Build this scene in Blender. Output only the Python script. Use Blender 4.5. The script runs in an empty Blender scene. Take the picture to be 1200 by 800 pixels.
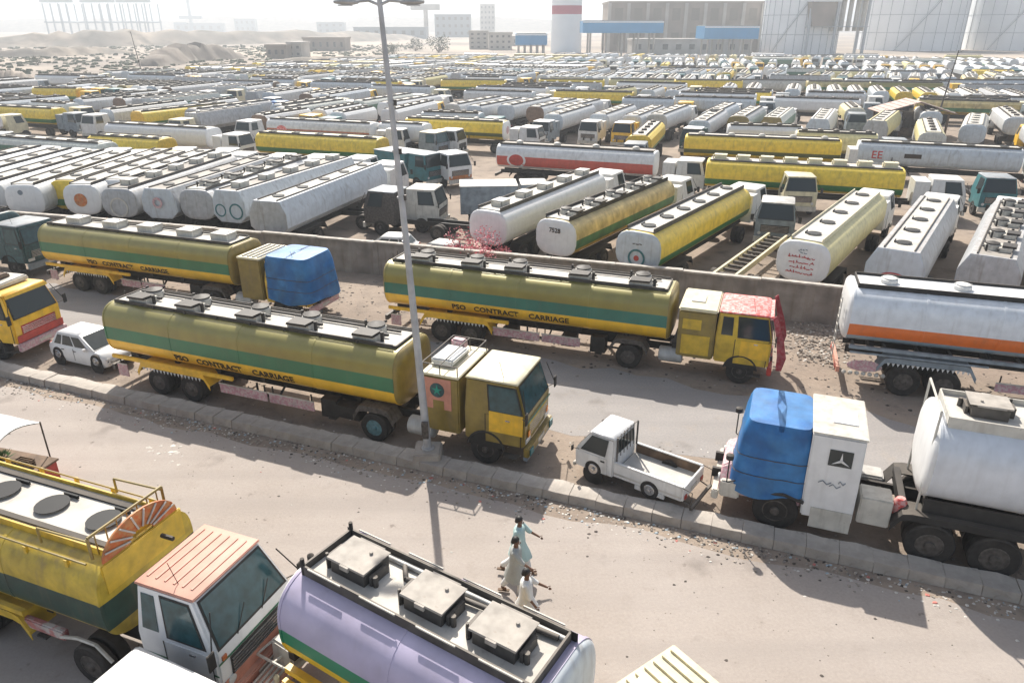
import bpy, bmesh, math, random
from mathutils import Vector, Matrix
R = math.radians
rnd = random.Random(11)
sc = bpy.context.scene
col = sc.collection
# ---------------------------------------------------------------- camera, sky, sun
cam_d = bpy.data.cameras.new('camera'); cam = bpy.data.objects.new('camera', cam_d); col.objects.link(cam)
cam_d.sensor_width = 36; cam_d.lens = 25.5; cam_d.clip_start = .1; cam_d.clip_end = 20000
cam.location = (0, 0, 12.4); cam.rotation_euler = (R(90 - 23.52), 0, 0)
sc.camera = cam
SUN_EL, SUN_AZ = R(46), R(-11.5)            # azimuth from +Y towards +X
w = bpy.data.worlds.new('World'); sc.world = w; w.use_nodes = True
wt = w.node_tree; bg = wt.nodes['Background']
sky = wt.nodes.new('ShaderNodeTexSky'); sky.sky_type = 'NISHITA'; sky.sun_disc = False
sky.sun_elevation = SUN_EL; sky.sun_rotation = SUN_AZ; sky.dust_density = 3.5; sky.air_density = 1.1
wtc = wt.nodes.new('ShaderNodeTexCoord'); wno = wt.nodes.new('ShaderNodeTexNoise'); wno.inputs['Scale'].default_value = 3.0
wno.inputs['Detail'].default_value = 6
wmap = wt.nodes.new('ShaderNodeMapping'); wmap.inputs['Scale'].default_value = (1, 1, 5)
wr = wt.nodes.new('ShaderNodeValToRGB'); wr.color_ramp.elements[0].position = .38; wr.color_ramp.elements[1].position = .62
wr.color_ramp.elements[0].color = (.35, .35, .35, 1); wr.color_ramp.elements[1].color = (.85, .85, .85, 1)
wm = wt.nodes.new('ShaderNodeMix'); wm.data_type = 'RGBA'; wm.inputs[7].default_value = (7.3, 8.0, 8.8, 1)
wt.links.new(wtc.outputs['Generated'], wmap.inputs[0]); wt.links.new(wmap.outputs[0], wno.inputs['Vector'])
wt.links.new(wno.outputs[0], wr.inputs[0]); 
# the haze whitens the sky most near the horizon, evenly all round
wsx = wt.nodes.new('ShaderNodeSeparateXYZ'); wt.links.new(wtc.outputs['Generated'], wsx.inputs[0])
whz = wt.nodes.new('ShaderNodeMapRange'); whz.inputs[1].default_value = .0; whz.inputs[2].default_value = .42; whz.inputs[3].default_value = 1.15; whz.inputs[4].default_value = .22; wt.links.new(wsx.outputs[2], whz.inputs[0])
wml = wt.nodes.new('ShaderNodeMath'); wml.operation = 'MULTIPLY'; wml.use_clamp = True; wt.links.new(wr.outputs[0], wml.inputs[0]); wt.links.new(whz.outputs[0], wml.inputs[1]); wt.links.new(wml.outputs[0], wm.inputs[0])
wt.links.new(sky.outputs[0], wm.inputs[6]); wt.links.new(wm.outputs[2], bg.inputs[0])
bg.inputs[1].default_value = .078
sl = bpy.data.lights.new('sun', 'SUN'); sl.energy = 4.8; sl.angle = R(.6); sl.color = (1, .95, .87)
so = bpy.data.objects.new('sun', sl); col.objects.link(so)
sd = Vector((math.cos(SUN_EL)*math.sin(SUN_AZ), math.cos(SUN_EL)*math.cos(SUN_AZ), math.sin(SUN_EL)))
so.rotation_euler = sd.to_track_quat('Z', 'Y').to_euler(); so.location = (0, 0, 60)
sc.view_settings.view_transform = 'Standard'; sc.view_settings.look = 'None'; sc.view_settings.gamma = 1
sc.view_settings.exposure = 0.8
# ---------------------------------------------------------------- materials
MATS = {}
def mat(name, color, rough=.5, metal=0, noise=.12, scale=3.0, dust=.0, bump=0, bscale=20, bands=None, streak=0, coat=0, alt=None, altscale=2, altmix=.5, wear=0):
    """paint-like procedural material: colour or z bands, grime noise, streaks, dust on upward faces"""
    if name in MATS: return MATS[name]
    m = bpy.data.materials.new(name); m.use_nodes = True; t = m.node_tree; N = t.nodes; Lk = t.links.new
    b = N['Principled BSDF']; b.inputs['Metallic'].default_value = metal
    if coat: b.inputs['Coat Weight'].default_value = coat; b.inputs['Coat Roughness'].default_value = .36
    tc = N.new('ShaderNodeTexCoord'); co = tc.outputs['Object']
    def mix(fac, a, bcol, mode='MIX'):
        x = N.new('ShaderNodeMix'); x.data_type = 'RGBA'; x.blend_type = mode
        for sock, v in ((x.inputs[0], fac), (x.inputs[6], a), (x.inputs[7], bcol)):
            if hasattr(v, 'is_linked'): Lk(v, sock)
            else: sock.default_value = v if isinstance(v, (int, float)) else (*v[:3], 1)
        return x.outputs[2]
    def nz(sc_, det=4, vec=None, scl=None):
        n = N.new('ShaderNodeTexNoise'); n.inputs['Scale'].default_value = sc_; n.inputs['Detail'].default_value = det
        if scl:
            mp = N.new('ShaderNodeMapping'); mp.inputs['Scale'].default_value = scl; Lk(co, mp.inputs[0]); Lk(mp.outputs[0], n.inputs['Vector'])
        else: Lk(co, n.inputs['Vector'])
        return n.outputs[0]
    def ramp(v, a, bb, c0=0, c1=1):
        r = N.new('ShaderNodeMapRange'); r.inputs[1].default_value = a; r.inputs[2].default_value = bb
        r.inputs[3].default_value = c0; r.inputs[4].default_value = c1; Lk(v, r.inputs[0]); return r.outputs[0]
    c = color
    if bands:
        sx = N.new('ShaderNodeSeparateXYZ'); Lk(co, sx.inputs[0])
        rp = N.new('ShaderNodeValToRGB'); rp.color_ramp.interpolation = 'CONSTANT'
        z0, z1 = 0.0, 4.0
        els = rp.color_ramp.elements
        els[0].position = 0; els[0].color = (*bands[0][1], 1); els[1].position = bands[1][0]/4; els[1].color = (*bands[1][1], 1)
        for z, cc in bands[2:]:
            e = els.new(z/4); e.color = (*cc, 1)
        dv = N.new('ShaderNodeMath'); dv.operation = 'DIVIDE'; dv.inputs[1].default_value = 4; Lk(sx.outputs[2], dv.inputs[0])
        Lk(dv.outputs[0], rp.inputs[0]); c = rp.outputs[0]
    if alt:
        c = mix(ramp(nz(altscale, 5), .5-.06, .5+.06, 0, altmix), c, alt)
    if noise:
        c = mix(1.0, c, mix(ramp(nz(scale, 6), .3, .7), (1-noise*1.6,)*3, (1+noise*.6,)*3), 'MULTIPLY')
    if streak:
        c = mix(ramp(nz(2.2, 5, scl=(2.6, 2.6, .25)), .52, .75, 0, streak), c, (.16, .12, .08))
    if wear:
        c = mix(ramp(nz(6, 8), .64, .7, 0, wear), c, (.12, .07, .045))
    if dust:
        g = N.new('ShaderNodeNewGeometry'); s2 = N.new('ShaderNodeSeparateXYZ'); Lk(g.outputs['Normal'], s2.inputs[0])
        up = ramp(s2.outputs[2], .35, .95, .12*dust, dust)
        ml = N.new('ShaderNodeMath'); ml.operation = 'MULTIPLY'; Lk(up, ml.inputs[0]); Lk(ramp(nz(1.7, 6), .25, .75, .45, 1), ml.inputs[1])
        c = mix(ml.outputs[0], c, (.36, .29, .22))
        Lk(ramp(ml.outputs[0], 0, 1, rough, .85), b.inputs['Roughness'])
    else: b.inputs['Roughness'].default_value = rough
    if hasattr(c, 'is_linked'): Lk(c, b.inputs['Base Color'])
    else: b.inputs['Base Color'].default_value = (*c, 1)
    if bump:
        bp = N.new('ShaderNodeBump'); bp.inputs['Strength'].default_value = bump; bp.inputs['Distance'].default_value = .02
        Lk(nz(bscale, 6), bp.inputs['Height']); Lk(bp.outputs[0], b.inputs['Normal'])
    MATS[name] = m; return m
WHITE = (.70, .70, .68)
M = {}
M['white'] = mat('white paint', WHITE, .4, noise=.1, dust=.3, streak=.3, wear=.2)
M['white_clean'] = mat('clean white paint', (.76, .76, .75), .35, noise=.05, dust=.2, streak=.1)
M['offwhite'] = mat('off white paint', (.58, .56, .50), .5, noise=.15, dust=.4, streak=.4, wear=.3)
M['grey_steel'] = mat('weathered pale steel', (.48, .49, .48), .45, metal=.15, noise=.2, dust=.4, streak=.35, wear=.3)
M['alu'] = mat('brushed aluminium', (.62, .63, .64), .32, metal=.7, noise=.12, dust=.3)
M['cream'] = mat('cream paint', (.68, .62, .42), .45, noise=.12, dust=.3, streak=.3)
M['deck'] = mat('dusty pale deck', (.60, .58, .53), .75, noise=.2, scale=1.6, dust=.35, bump=.2, wear=.25)
M['deck_grey'] = mat('grey deck plate', (.34, .33, .31), .75, noise=.3, scale=1.2, dust=.45, bump=.2, wear=.3)
M['black'] = mat('black rubber', (.022, .021, .020), .75, noise=.3, dust=.25, bump=.2)
M['tyre'] = mat('dusty tyre', (.026, .023, .021), .85, noise=.35, scale=8, dust=.2, bump=.3, bscale=40)
M['rim'] = mat('dusty rim', (.10, .088, .078), .6, metal=.2, noise=.4, scale=9, dust=.2)
M['rim_teal'] = mat('teal rim', (.10, .22, .25), .5, noise=.3, scale=9, dust=.3)
M['hub'] = mat('hub', (.10, .085, .07), .5, metal=.4, noise=.4, scale=12)
M['chassis'] = mat('oily chassis', (.016, .014, .013), .6, noise=.5, scale=4, dust=.12, bump=.2)
M['rail'] = mat('dark railing', (.07, .065, .06), .6, noise=.4, dust=.35)
M['glass'] = mat('dark glass', (.018, .028, .030), .08, noise=0, dust=.08)
M['glass_teal'] = mat('teal tinted glass', (.03, .085, .095), .12, noise=.25, scale=5, dust=.1)  # mottling in the tint imitates reflections on the glass
M['pink'] = mat('pink patterned panel', (.55, .28, .32), .5, alt=(.60, .52, .50), altscale=14, altmix=.75, noise=.15, dust=.2)
M['salmon'] = mat('salmon paint', (.62, .27, .19), .5, noise=.15, dust=.45, wear=.25)
M['red'] = mat('red paint', (.50, .05, .035), .45, noise=.2, dust=.25, wear=.2)
M['redpink'] = mat('red patterned cloth', (.72, .10, .09), .6, alt=(.75, .45, .42), altscale=9, altmix=.8, noise=.2, dust=.15)
M['crimson'] = mat('crimson panel', (.38, .02, .04), .5, noise=.25, dust=.2, alt=(.45, .2, .2), altscale=9, altmix=.4)
M['orange'] = mat('orange paint', (.60, .15, .03), .5, noise=.25, dust=.3, wear=.4, alt=(.55, .32, .12), altscale=7, altmix=.6)
M['yellow'] = mat('yellow paint', (.88, .52, .02), .4, noise=.15, dust=.2, streak=.2, wear=.12, coat=.2)
M['gold'] = mat('olive gold paint', (.27, .19, .03), .35, noise=.2, dust=.22, streak=.3, coat=.3, wear=.1)
M['goldyellow'] = mat('golden yellow paint', (.70, .46, .03), .4, noise=.2, dust=.3, streak=.25, wear=.15)
M['green'] = mat('green paint', (.02, .15, .07), .4, noise=.2, dust=.2)
M['teal'] = mat('teal paint', (.03, .17, .19), .45, noise=.2, dust=.25, wear=.2)
M['darkteal'] = mat('dark teal paint', (.025, .07, .075), .4, noise=.2, dust=.2, alt=(.05, .16, .17), altscale=8, altmix=.4)
M['bluegrey'] = mat('blue grey paint', (.24, .29, .33), .5, noise=.25, dust=.35, wear=.3)
M['tarp'] = mat('blue tarpaulin', (.004, .13, .38), .45, noise=.22, scale=2, dust=.10, bump=1, bscale=2.6, alt=(.04, .22, .48), altscale=1.1, altmix=.6)
M['lid_tan'] = mat('dusty hatch lid', (.40, .37, .33), .7, noise=.25, scale=3, dust=.3, wear=.3)
M['hole'] = mat('open black hatch', (.008, .008, .008), .7, noise=0)
M['tarp_pale'] = mat('glare-lightened tarpaulin', (.20, .42, .75), .5, noise=.1, bump=1, bscale=3)  # tarpaulin blue lightened in colour to stand in for reflected sun
M['tarp_light'] = M['tarp']
M['lamp_glass'] = mat('headlamp glass', (.6, .6, .58), .1, noise=0)
M['amber'] = mat('amber lens', (.8, .25, .02), .25, noise=0)
M['chrome'] = mat('dull chrome', (.55, .55, .56), .25, metal=.8, noise=.2, dust=.3)
M['text'] = mat('dark lettering', (.035, .02, .012), .5, noise=.2)
M['redtext'] = mat('red lettering', (.55, .05, .05), .5, noise=.2)
M['concrete'] = mat('weathered concrete', (.46, .41, .355), .9, noise=.25, scale=1.4, bump=.6, bscale=14, wear=.2, alt=(.34, .30, .26), altscale=3, altmix=.5)
M['wall'] = mat('grey plaster', (.36, .325, .29), .9, noise=.3, scale=.9, bump=.5, bscale=9, alt=(.25, .22, .195), altscale=.6, altmix=.7, streak=.4)
M['coping'] = mat('pale coping', (.46, .42, .37), .9, noise=.25, bump=.4)
M['galv'] = mat('galvanised steel', (.46, .47, .48), .5, metal=.1, noise=.2, scale=2, dust=.2)
M['wood'] = mat('worn wood', (.17, .11, .07), .8, noise=.3, bump=.3)
M['skin'] = mat('brown skin', (.16, .08, .045), .6, noise=.1)
M['hair'] = mat('black hair', (.012, .010, .009), .6, noise=.2)
M['cloth_white'] = mat('white cotton', (.68, .68, .66), .85, noise=.1, bump=.3)
M['cloth_teal'] = mat('pale aqua cotton', (.42, .56, .54), .85, noise=.1, bump=.3)
M['cloth_grey'] = mat('grey cotton', (.36, .37, .35), .85, noise=.12, bump=.3)
M['leaf'] = mat('leaves', (.06, .13, .03), .6, noise=.4, scale=10)
def bandmat(name, bands, **k): return mat(name, (1, 1, 1), bands=bands, **k)
OLV, YEL, GRN = (.28, .24, .05), (.95, .58, .015), (.01, .17, .07)
M['pso'] = bandmat('olive green yellow tank paint', [(0, YEL), (1.90, GRN), (2.40, OLV)], rough=.45, metal=.35, noise=.12, dust=.05, streak=.12, coat=1, scale=1.5)
M['pso_teal'] = bandmat('olive teal yellow tank paint', [(0, YEL), (1.90, (.01, .17, .13)), (2.38, OLV)], rough=.45, metal=.35, noise=.12, dust=.05, streak=.12, coat=1, scale=1.5)
M['pso_old'] = bandmat('faded yellow green tank paint', [(0, (.58, .38, .05)), (1.75, (.04, .19, .07)), (2.25, (.62, .50, .22))], rough=.5, noise=.3, dust=.35, streak=.4, scale=1.5)
M['yel_green'] = bandmat('yellow tank with green stripe', [(0, (.72, .50, .03)), (1.55, (.02, .17, .04)), (2.0, (.88, .62, .05))], rough=.38, noise=.14, dust=.2, streak=.3)
M['yel_dark'] = bandmat('yellow tank with dark stripe', [(0, (.72, .50, .02)), (1.7, (.07, .09, .01)), (2.05, (.88, .61, .04))], rough=.36, noise=.12, dust=.2, streak=.3)
M['bl_paint'] = bandmat('mustard tank with dark green band', [(0, (.45, .33, .05)), (1.62, (.02, .06, .045)), (2.28, (.55, .39, .03))], rough=.36, noise=.25, dust=.2, streak=.4, wear=.2)
M['red_white'] = bandmat('white tank with red band', [(0, (.7, .7, .7)), (1.55, (.58, .10, .07)), (2.35, (.74, .74, .73))], rough=.4, noise=.1, dust=.2, streak=.2)
M['org_white'] = bandmat('white tank with brown red band', [(0, (.7, .7, .68)), (1.6, (.48, .15, .08)), (2.3, (.72, .72, .7))], rough=.4, noise=.12, dust=.25, streak=.2)
M['org_stripe'] = bandmat('white tank with orange stripe and blue foot', [(0, (.26, .36, .44)), (2.12, (.72, .16, .02)), (2.58, (.70, .73, .76))], rough=.3, noise=.08, dust=.15, streak=.2, coat=.3)
M['lilac'] = bandmat('lilac tank paint over green', [(0, (.85, .55, .02)), (1.98, (.02, .24, .12)), (2.30, (.47, .42, .56))], rough=.4, noise=.14, dust=.12, streak=.1, scale=1.2)
M['green_pale'] = bandmat('green tank with pale top', [(0, (.05, .16, .10)), (2.6, (.62, .64, .58))], rough=.45, noise=.15, dust=.3, streak=.3)
M['white_tank'] = bandmat('white tank paint', [(0, (.55, .56, .57)), (.5, (.61, .62, .62))], rough=.4, noise=.1, dust=.25, streak=.4, wear=.12)
M['grey_tank'] = bandmat('grey white tank paint', [(0, (.38, .39, .40)), (.5, (.45, .46, .47))], rough=.45, noise=.16, dust=.35, streak=.5, wear=.25)
M['pale_tank'] = bandmat('pale blue white tank paint', [(0, (.47, .51, .55)), (.5, (.55, .60, .64))], rough=.4, noise=.1, dust=.25, streak=.35)
M['white_smooth'] = bandmat('smooth white tank paint', [(0, (.60, .62, .65)), (.5, (.66, .69, .73))], rough=.4, noise=.06, dust=.12, streak=.12, coat=1)
M['white_yel'] = bandmat('cream yellow tank paint', [(0, (.5, .42, .1)), (1.6, (.70, .62, .30))], rough=.45, noise=.12, dust=.25, streak=.3)
# ---------------------------------------------------------------- mesh helper
class MB:
    def __init__(s): s.v = []; s.f = []
    def add(s, vs, fs):
        o = len(s.v); s.v += [tuple(v) for v in vs]; s.f += [tuple(i+o for i in f) for f in fs]; return s
    def box(s, x0, x1, y0, y1, z0, z1, j=0):
        q = lambda a: a + (rnd.uniform(-j, j) if j else 0)
        vs = [(q(x), q(y), q(z)) for z in (z0, z1) for x, y in ((x0, y0), (x1, y0), (x1, y1), (x0, y1))]
        return s.add(vs, [(3, 2, 1, 0), (4, 5, 6, 7), (0, 1, 5, 4), (1, 2, 6, 5), (2, 3, 7, 6), (3, 0, 4, 7)])
    def tube(s, p0, p1, r, n=6, r1=None, cap=True):
        p0, p1 = Vector(p0), Vector(p1); d = (p1-p0)
        if d.length < 1e-6: return s
        q = d.to_track_quat('Z', 'Y'); r1 = r if r1 is None else r1
        vs = []
        for p, rr in ((p0, r), (p1, r1)):
            for i in range(n):
                a = 2*math.pi*i/n; vs.append(p + q @ Vector((rr*math.cos(a), rr*math.sin(a), 0)))
        fs = [(i, (i+1) % n, n+(i+1) % n, n+i) for i in range(n)]
        if cap: fs += [tuple(range(n-1, -1, -1)), tuple(range(n, 2*n))]
        return s.add(vs, fs)
    def path(s, pts, r, n=6):
        for a, b in zip(pts, pts[1:]): s.tube(a, b, r, n)
        return s
    def loft(s, rings, cap0=True, cap1=True):
        n = len(rings[0]); vs = [p for r in rings for p in r]; fs = []
        for k in range(len(rings)-1):
            for i in range(n):
                j = (i+1) % n; fs.append((k*n+i, k*n+j, (k+1)*n+j, (k+1)*n+i))
        if cap0: fs.append(tuple(range(n-1, -1, -1)))
        if cap1: fs.append(tuple((len(rings)-1)*n+i for i in range(n)))
        return s.add(vs, fs)
    def lathe_y(s, prof, c=(0, 0, 0), n=20):
        rings = [[(c[0]+r*math.cos(2*math.pi*i/n), c[1]+y, c[2]+r*math.sin(2*math.pi*i/n)) for i in range(n)] for r, y in prof]
        return s.loft(rings)
    def lathe_z(s, prof, c=(0, 0, 0), n=16):
        rings = [[(c[0]+r*math.cos(2*math.pi*i/n), c[1]+r*math.sin(2*math.pi*i/n), c[2]+z) for i in range(n)] for r, z in prof]
        return s.loft(rings)
    def slab(s, q, u0, u1, v0, v1, off=0, th=.01):
        q = [Vector(p) for p in q]; nrm = (q[1]-q[0]).cross(q[3]-q[0]).normalized()
        P = lambda u, v: (q[0]*(1-u)+q[1]*u)*(1-v) + (q[3]*(1-u)+q[2]*u)*v
        c = [P(u0, v0), P(u1, v0), P(u1, v1), P(u0, v1)]
        vs = [p+nrm*off for p in c] + [p+nrm*(off+th) for p in c]
        return s.add(vs, [(3, 2, 1, 0), (4, 5, 6, 7), (0, 1, 5, 4), (1, 2, 6, 5), (2, 3, 7, 6), (3, 0, 4, 7)])
    def mesh(s, name, m=None, smooth=0, bev=0):
        me = bpy.data.meshes.new(name); me.from_pydata(s.v, [], s.f)
        bm = bmesh.new(); bm.from_mesh(me); bmesh.ops.recalc_face_normals(bm, faces=bm.faces)
        if bev:
            es = [e for e in bm.edges if len(e.link_faces) == 2 and e.calc_face_angle(0) > .5]
            bmesh.ops.bevel(bm, geom=es, offset=bev, segments=2, affect='EDGES', clamp_overlap=True)
        bm.to_mesh(me); bm.free()
        if smooth:
            me.shade_smooth(); me.set_sharp_from_angle(angle=R(smooth))
        if m is not None: me.materials.append(m)
        return me
    def build(s, name, m=None, parent=None, smooth=0, bev=0, kind=None):
        o = bpy.data.objects.new(name, s.mesh(name, m, smooth, bev)); col.objects.link(o)
        if parent: o.parent = parent
        if kind: o['kind'] = kind
        return o
def link(name, me, parent=None, loc=None, rot=None, kind=None):
    o = bpy.data.objects.new(name, me); col.objects.link(o)
    if parent: o.parent = parent
    if loc is not None: o.location = loc
    if rot is not None: o.rotation_euler = rot
    if kind: o['kind'] = kind
    return o
def tag(o, label, cat, group=None):
    o['label'] = label; o['category'] = cat
    if group: o['group'] = group
    elif 'group' in o: del o['group']
    return o
def empty(name, x=0, y=0, deg=0, z=0):
    o = bpy.data.objects.new(name, None); col.objects.link(o); o.location = (x, y, z); o.rotation_euler = (0, 0, R(deg))
    o.empty_display_size = .5; return o
KIDS = {}
def kids(o): return KIDS.get(o.name) if o.name in KIDS else list(o.children)
def copy_tree(o, parent=None):
    c = o.copy(); col.objects.link(c)
    if parent: c.parent = parent
    for k in kids(o): copy_tree(k, c)
    return c
# ---------------------------------------------------------------- shared wheel meshes
def tyre_mesh(w_, r=.5, n=22):
    h = w_/2
    return MB().lathe_y([(r*.56, -h*.9), (r*.62, -h), (r*.93, -h), (r, -h*.72), (r, h*.72), (r*.93, h), (r*.62, h), (r*.56, h*.9)], n=n)
def dual_mesh(r=.5, n=22):
    m = MB()
    for c in (-.16, .16):
        h = .135; m.lathe_y([(r*.56, c-h*.9), (r*.62, c-h), (r*.93, c-h), (r, c-h*.72), (r, c+h*.72), (r*.93, c+h), (r*.62, c+h), (r*.56, c+h*.9)], n=n)
    return m
W = {}
W['single'] = tyre_mesh(.29).mesh('wheel', M['tyre'], 35)
W['dual'] = dual_mesh().mesh('wheel', M['tyre'], 35)
W['small'] = tyre_mesh(.17, .28).mesh('wheel', M['tyre'], 35)
def rim_mesh(r, side=-1, h=.1, deep=.06, name='rim', m=None):
    b = MB()
    b.lathe_y([(r, side*h), (r*.9, side*(h+.01)), (r*.82, side*(h-deep)), (r*.45, side*(h-deep)), (r*.38, side*(h+.0)), (r*.34, side*(h+.05)), (.001, side*(h+.06))], n=18)
    for i in range(8):
        a = 2*math.pi*i/8; b.lathe_y([(.018, side*(h-deep)), (.018, side*(h-deep+.03))], c=(r*.6*math.cos(a), 0, r*.6*math.sin(a)), n=6)
    return b.mesh(name, m or M['rim'], 35)
for sd_ in (-1, 1):
    W['rim_s', sd_] = rim_mesh(.285, sd_, .13, .05); W['rim_d', sd_] = rim_mesh(.285, sd_, .29, .16)
    W['rim_t', sd_] = rim_mesh(.285, sd_, .29, .16, m=M['rim_teal']); W['rim_c', sd_] = rim_mesh(.165, sd_, .08, .03, m=M['chrome'])
BIG = [1]
def wheel(root, x, side, yo, kind='dual', rimk=None, r=.5):
    """side -1 is the driver-facing -y flank"""
    o = link('wheel', W[kind], root, (x, side*yo, r))
    if BIG[0] != 1 and kind != 'small': o.scale = (BIG[0],)*3; o.location.z = r*BIG[0]
    rk = rimk or {'dual': 'rim_d', 'single': 'rim_s', 'small': 'rim_c'}[kind]
    link('rim', W[rk, side], o)
    return o
# ---------------------------------------------------------------- tank
def profile(kind='round', a=1.22, z0=1.28, z1=3.25, n=2.9, dw=.7, seg=28):
    zc, b = (z0+z1)/2, (z1-z0)/2
    if kind == 'oct':
        pts = [(-.6*a, z0), (.6*a, z0), (a, z0+.45), (a, z0+1.2), (.70*a, z1), (-.70*a, z1), (-a, z0+1.2), (-a, z0+.45)]
        return pts
    if kind == 'ellipse': n = 2.0
    pts = []
    for i in range(seg):
        t = -math.pi/2 + 2*math.pi*(i+.5)/seg
        y = a*math.copysign(abs(math.cos(t))**(2/n), math.cos(t)); z = zc + b*math.copysign(abs(math.sin(t))**(2/n), math.sin(t))
        pts.append((y, min(z, z1-.045)))
    return pts
def hw_at(prof, z):
    best = None
    P = [p for p in prof if p[0] > 0]; P.sort(key=lambda p: p[1])
    for p, q in zip(P, P[1:]):
        if p[1] <= z <= q[1] and q[1] > p[1]: return p[0]+(q[0]-p[0])*(z-p[1])/(q[1]-p[1])
    return P[0][0] if z < P[0][1] else P[-1][0]
def cap_mesh(prof, x, sgn, bulge, zc):
    rings = []
    for s_, d in ((1, 0), (.985, .35), (.93, .62), (.75, .85), (.4, .97), (.02, 1)):
        rings.append([(x+sgn*bulge*d, y*s_, zc+(z-zc)*s_) for y, z in prof])
    return MB().loft(rings, cap0=False)
def tank(root, x0, x1, shell, cap0, cap1, deckm=None, prof=None, dw=.7, nh=4, hatch='dome', lod=0, bulge=.2, rail=.16, railm=None, z1=3.25, seams=4, hmat=None, hx=None):
    prof = prof or profile(z1=z1, seg=(28 if lod == 0 else 18))
    zs = [p[1] for p in prof]; zc = (min(zs)+max(zs))/2
    xs = [x0]
    m = MB()
    if lod == 0 and seams:
        rings = [[(x0, y, z) for y, z in prof]]
        for k in range(1, seams+1):
            xx = x0+(x1-x0)*k/(seams+1)
            for dx, e in ((-.05, 0), (-.045, .008), (.045, .008), (.05, 0)):
                rings.append([(xx+dx, y*(1+e), zc+(z-zc)*(1+e)) for y, z in prof])
        rings.append([(x1, y, z) for y, z in prof]); m.loft(rings, False, False)
    else: m.loft([[(x0, y, z) for y, z in prof], [(x1, y, z) for y, z in prof]], False, False)
    sh = m.build('tank_shell', shell, root, 32)
    cap_mesh(prof, x0, -1, bulge, zc).build('tank_end', cap0, root, 40)
    cap_mesh(prof, x1, 1, bulge, zc).build('tank_end', cap1, root, 40)
    if lod == 0:
        for xx in (x0, x1):
            MB().loft([[(xx+dx, y*e, zc+(z-zc)*e) for y, z in prof] for dx, e in ((-.03, .99), (-.03, 1.012), (.03, 1.012), (.03, .99))], True, True).build('end_rim', shell, root, 32)
    if deckm:
        zt = z1+.005
        MB().box(x0+.15, x1-.15, -dw, dw, z1-.06, zt).build('walkway', deckm, root)
        for s_ in (-1, 1):
            if rail: MB().box(x0+.12, x1-.12, s_*dw-.02, s_*dw+.02, z1-.16, z1+rail).build('side_rail', railm or M['rail'], root)
        if rail and lod == 0:
            for xx in (x0+.12, x1-.12): MB().box(xx-.02, xx+.02, -dw+.02, dw-.02, z1-.1, z1+rail-.003).build('end_rail', railm or M['rail'], root)
    for k in range(nh):
        hxk = hx[k] if hx else x0+(x1-x0)*(k+.5)/nh
        hatch_unit(root, hxk, 0, z1, hatch, lod, hmat)
    return sh, prof
HM = {}
def hatch_unit(root, x, y, z, kind, lod, hm=None):
    key = (kind, lod, hm.name if hm else '')
    if key not in HM:
        b, l = MB(), MB()
        if kind == 'dome':
            b.lathe_z([(.30, 0), (.30, .14), (.24, .17)], n=14 if lod == 0 else 8); l.lathe_z([(.25, .172), (.25, .2), (.12, .24), (.02, .25)], n=14 if lod == 0 else 8)
            if lod == 0: l.tube((-.28, 0, .2), (.28, 0, .2), .02, 5)
        elif kind == 'boxshaded':
            b.box(-.40, .40, -.34, .34, 0, .3, .01); b.box(-.56, -.48, -.3, .1, 0, .26); b.box(.44, .5, -.25, .2, 0, .2); b.tube((-.52, -.3, 0), (-.52, -.3, .34), .03, 6); b.lathe_z([(.05, 0), (.05, .22)], c=(.55, -.2, 0), n=8)
            l.box(-.45, .45, -.38, .33, .302, .335, .012); l.lathe_z([(.035, .336), (.035, .38)], c=(.18, .12, 0), n=8); l.tube((-.3, .36, .32), (.3, .36, .32), .02, 5); l.box(-.1, .1, -.42, -.38, .25, .34)
        elif kind == 'box':
            b.box(-.42, .42, -.36, .36, 0, .3); l.box(-.46, .46, -.40, .34, .302, .33); l.lathe_z([(.03, .33), (.03, .37)], c=(.18, .1, 0), n=6); b.tube((-.5, -.3, 0), (-.5, -.3, .3), .025, 5)
            b.box(-.56, -.5, -.3, .1, 0, .26)
        elif kind == 'cluster':
            b.box(-.42, .42, -.62, -.1, .0, .2, .015); b.lathe_z([(.33, 0), (.33, .22), (.27, .26)], c=(0, .18, 0), n=14)
            l.lathe_z([(.3, .262), (.3, .3), (.1, .36), (.02, .37)], c=(0, .18, 0), n=14)
            l.box(-.36, .4, -.74, -.2, .2, .29, .02); l.tube((-.5, -.1, .1), (.6, -.1, .1), .05, 6); l.tube((.55, -.4, 0), (.55, -.4, .32), .06, 8); l.tube((-.5, .35, 0), (-.5, .35, .3), .05, 6)
            l.tube((-.2, .5, .12), (.2, .5, .3), .04, 6)
        else:
            b.lathe_z([(.26, 0), (.26, .06), (.2, .06)], n=12)
            l.lathe_z([(.34, .062), (.34, .075), (.02, .08)], n=18); l.box(-.1, .3, .36, .40, .02, .10)
        HM[key] = (b.mesh('manhole', M['rail'] if kind == 'boxshaded' else hm or M['offwhite'], 40), l.mesh('hatch_lid', M['hole'] if kind == 'ring' else M['chassis'] if kind == 'cluster' else M['lid_tan'] if kind == 'boxshaded' else hm or M['grey_steel'], 40))  # square hatch sides coloured dark to stand in for their backlit shade
    bm_, lm_ = HM[key]
    o = link('manhole', bm_, root, (x, y, z+.004))
    link('hatch_lid', lm_, o)
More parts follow.
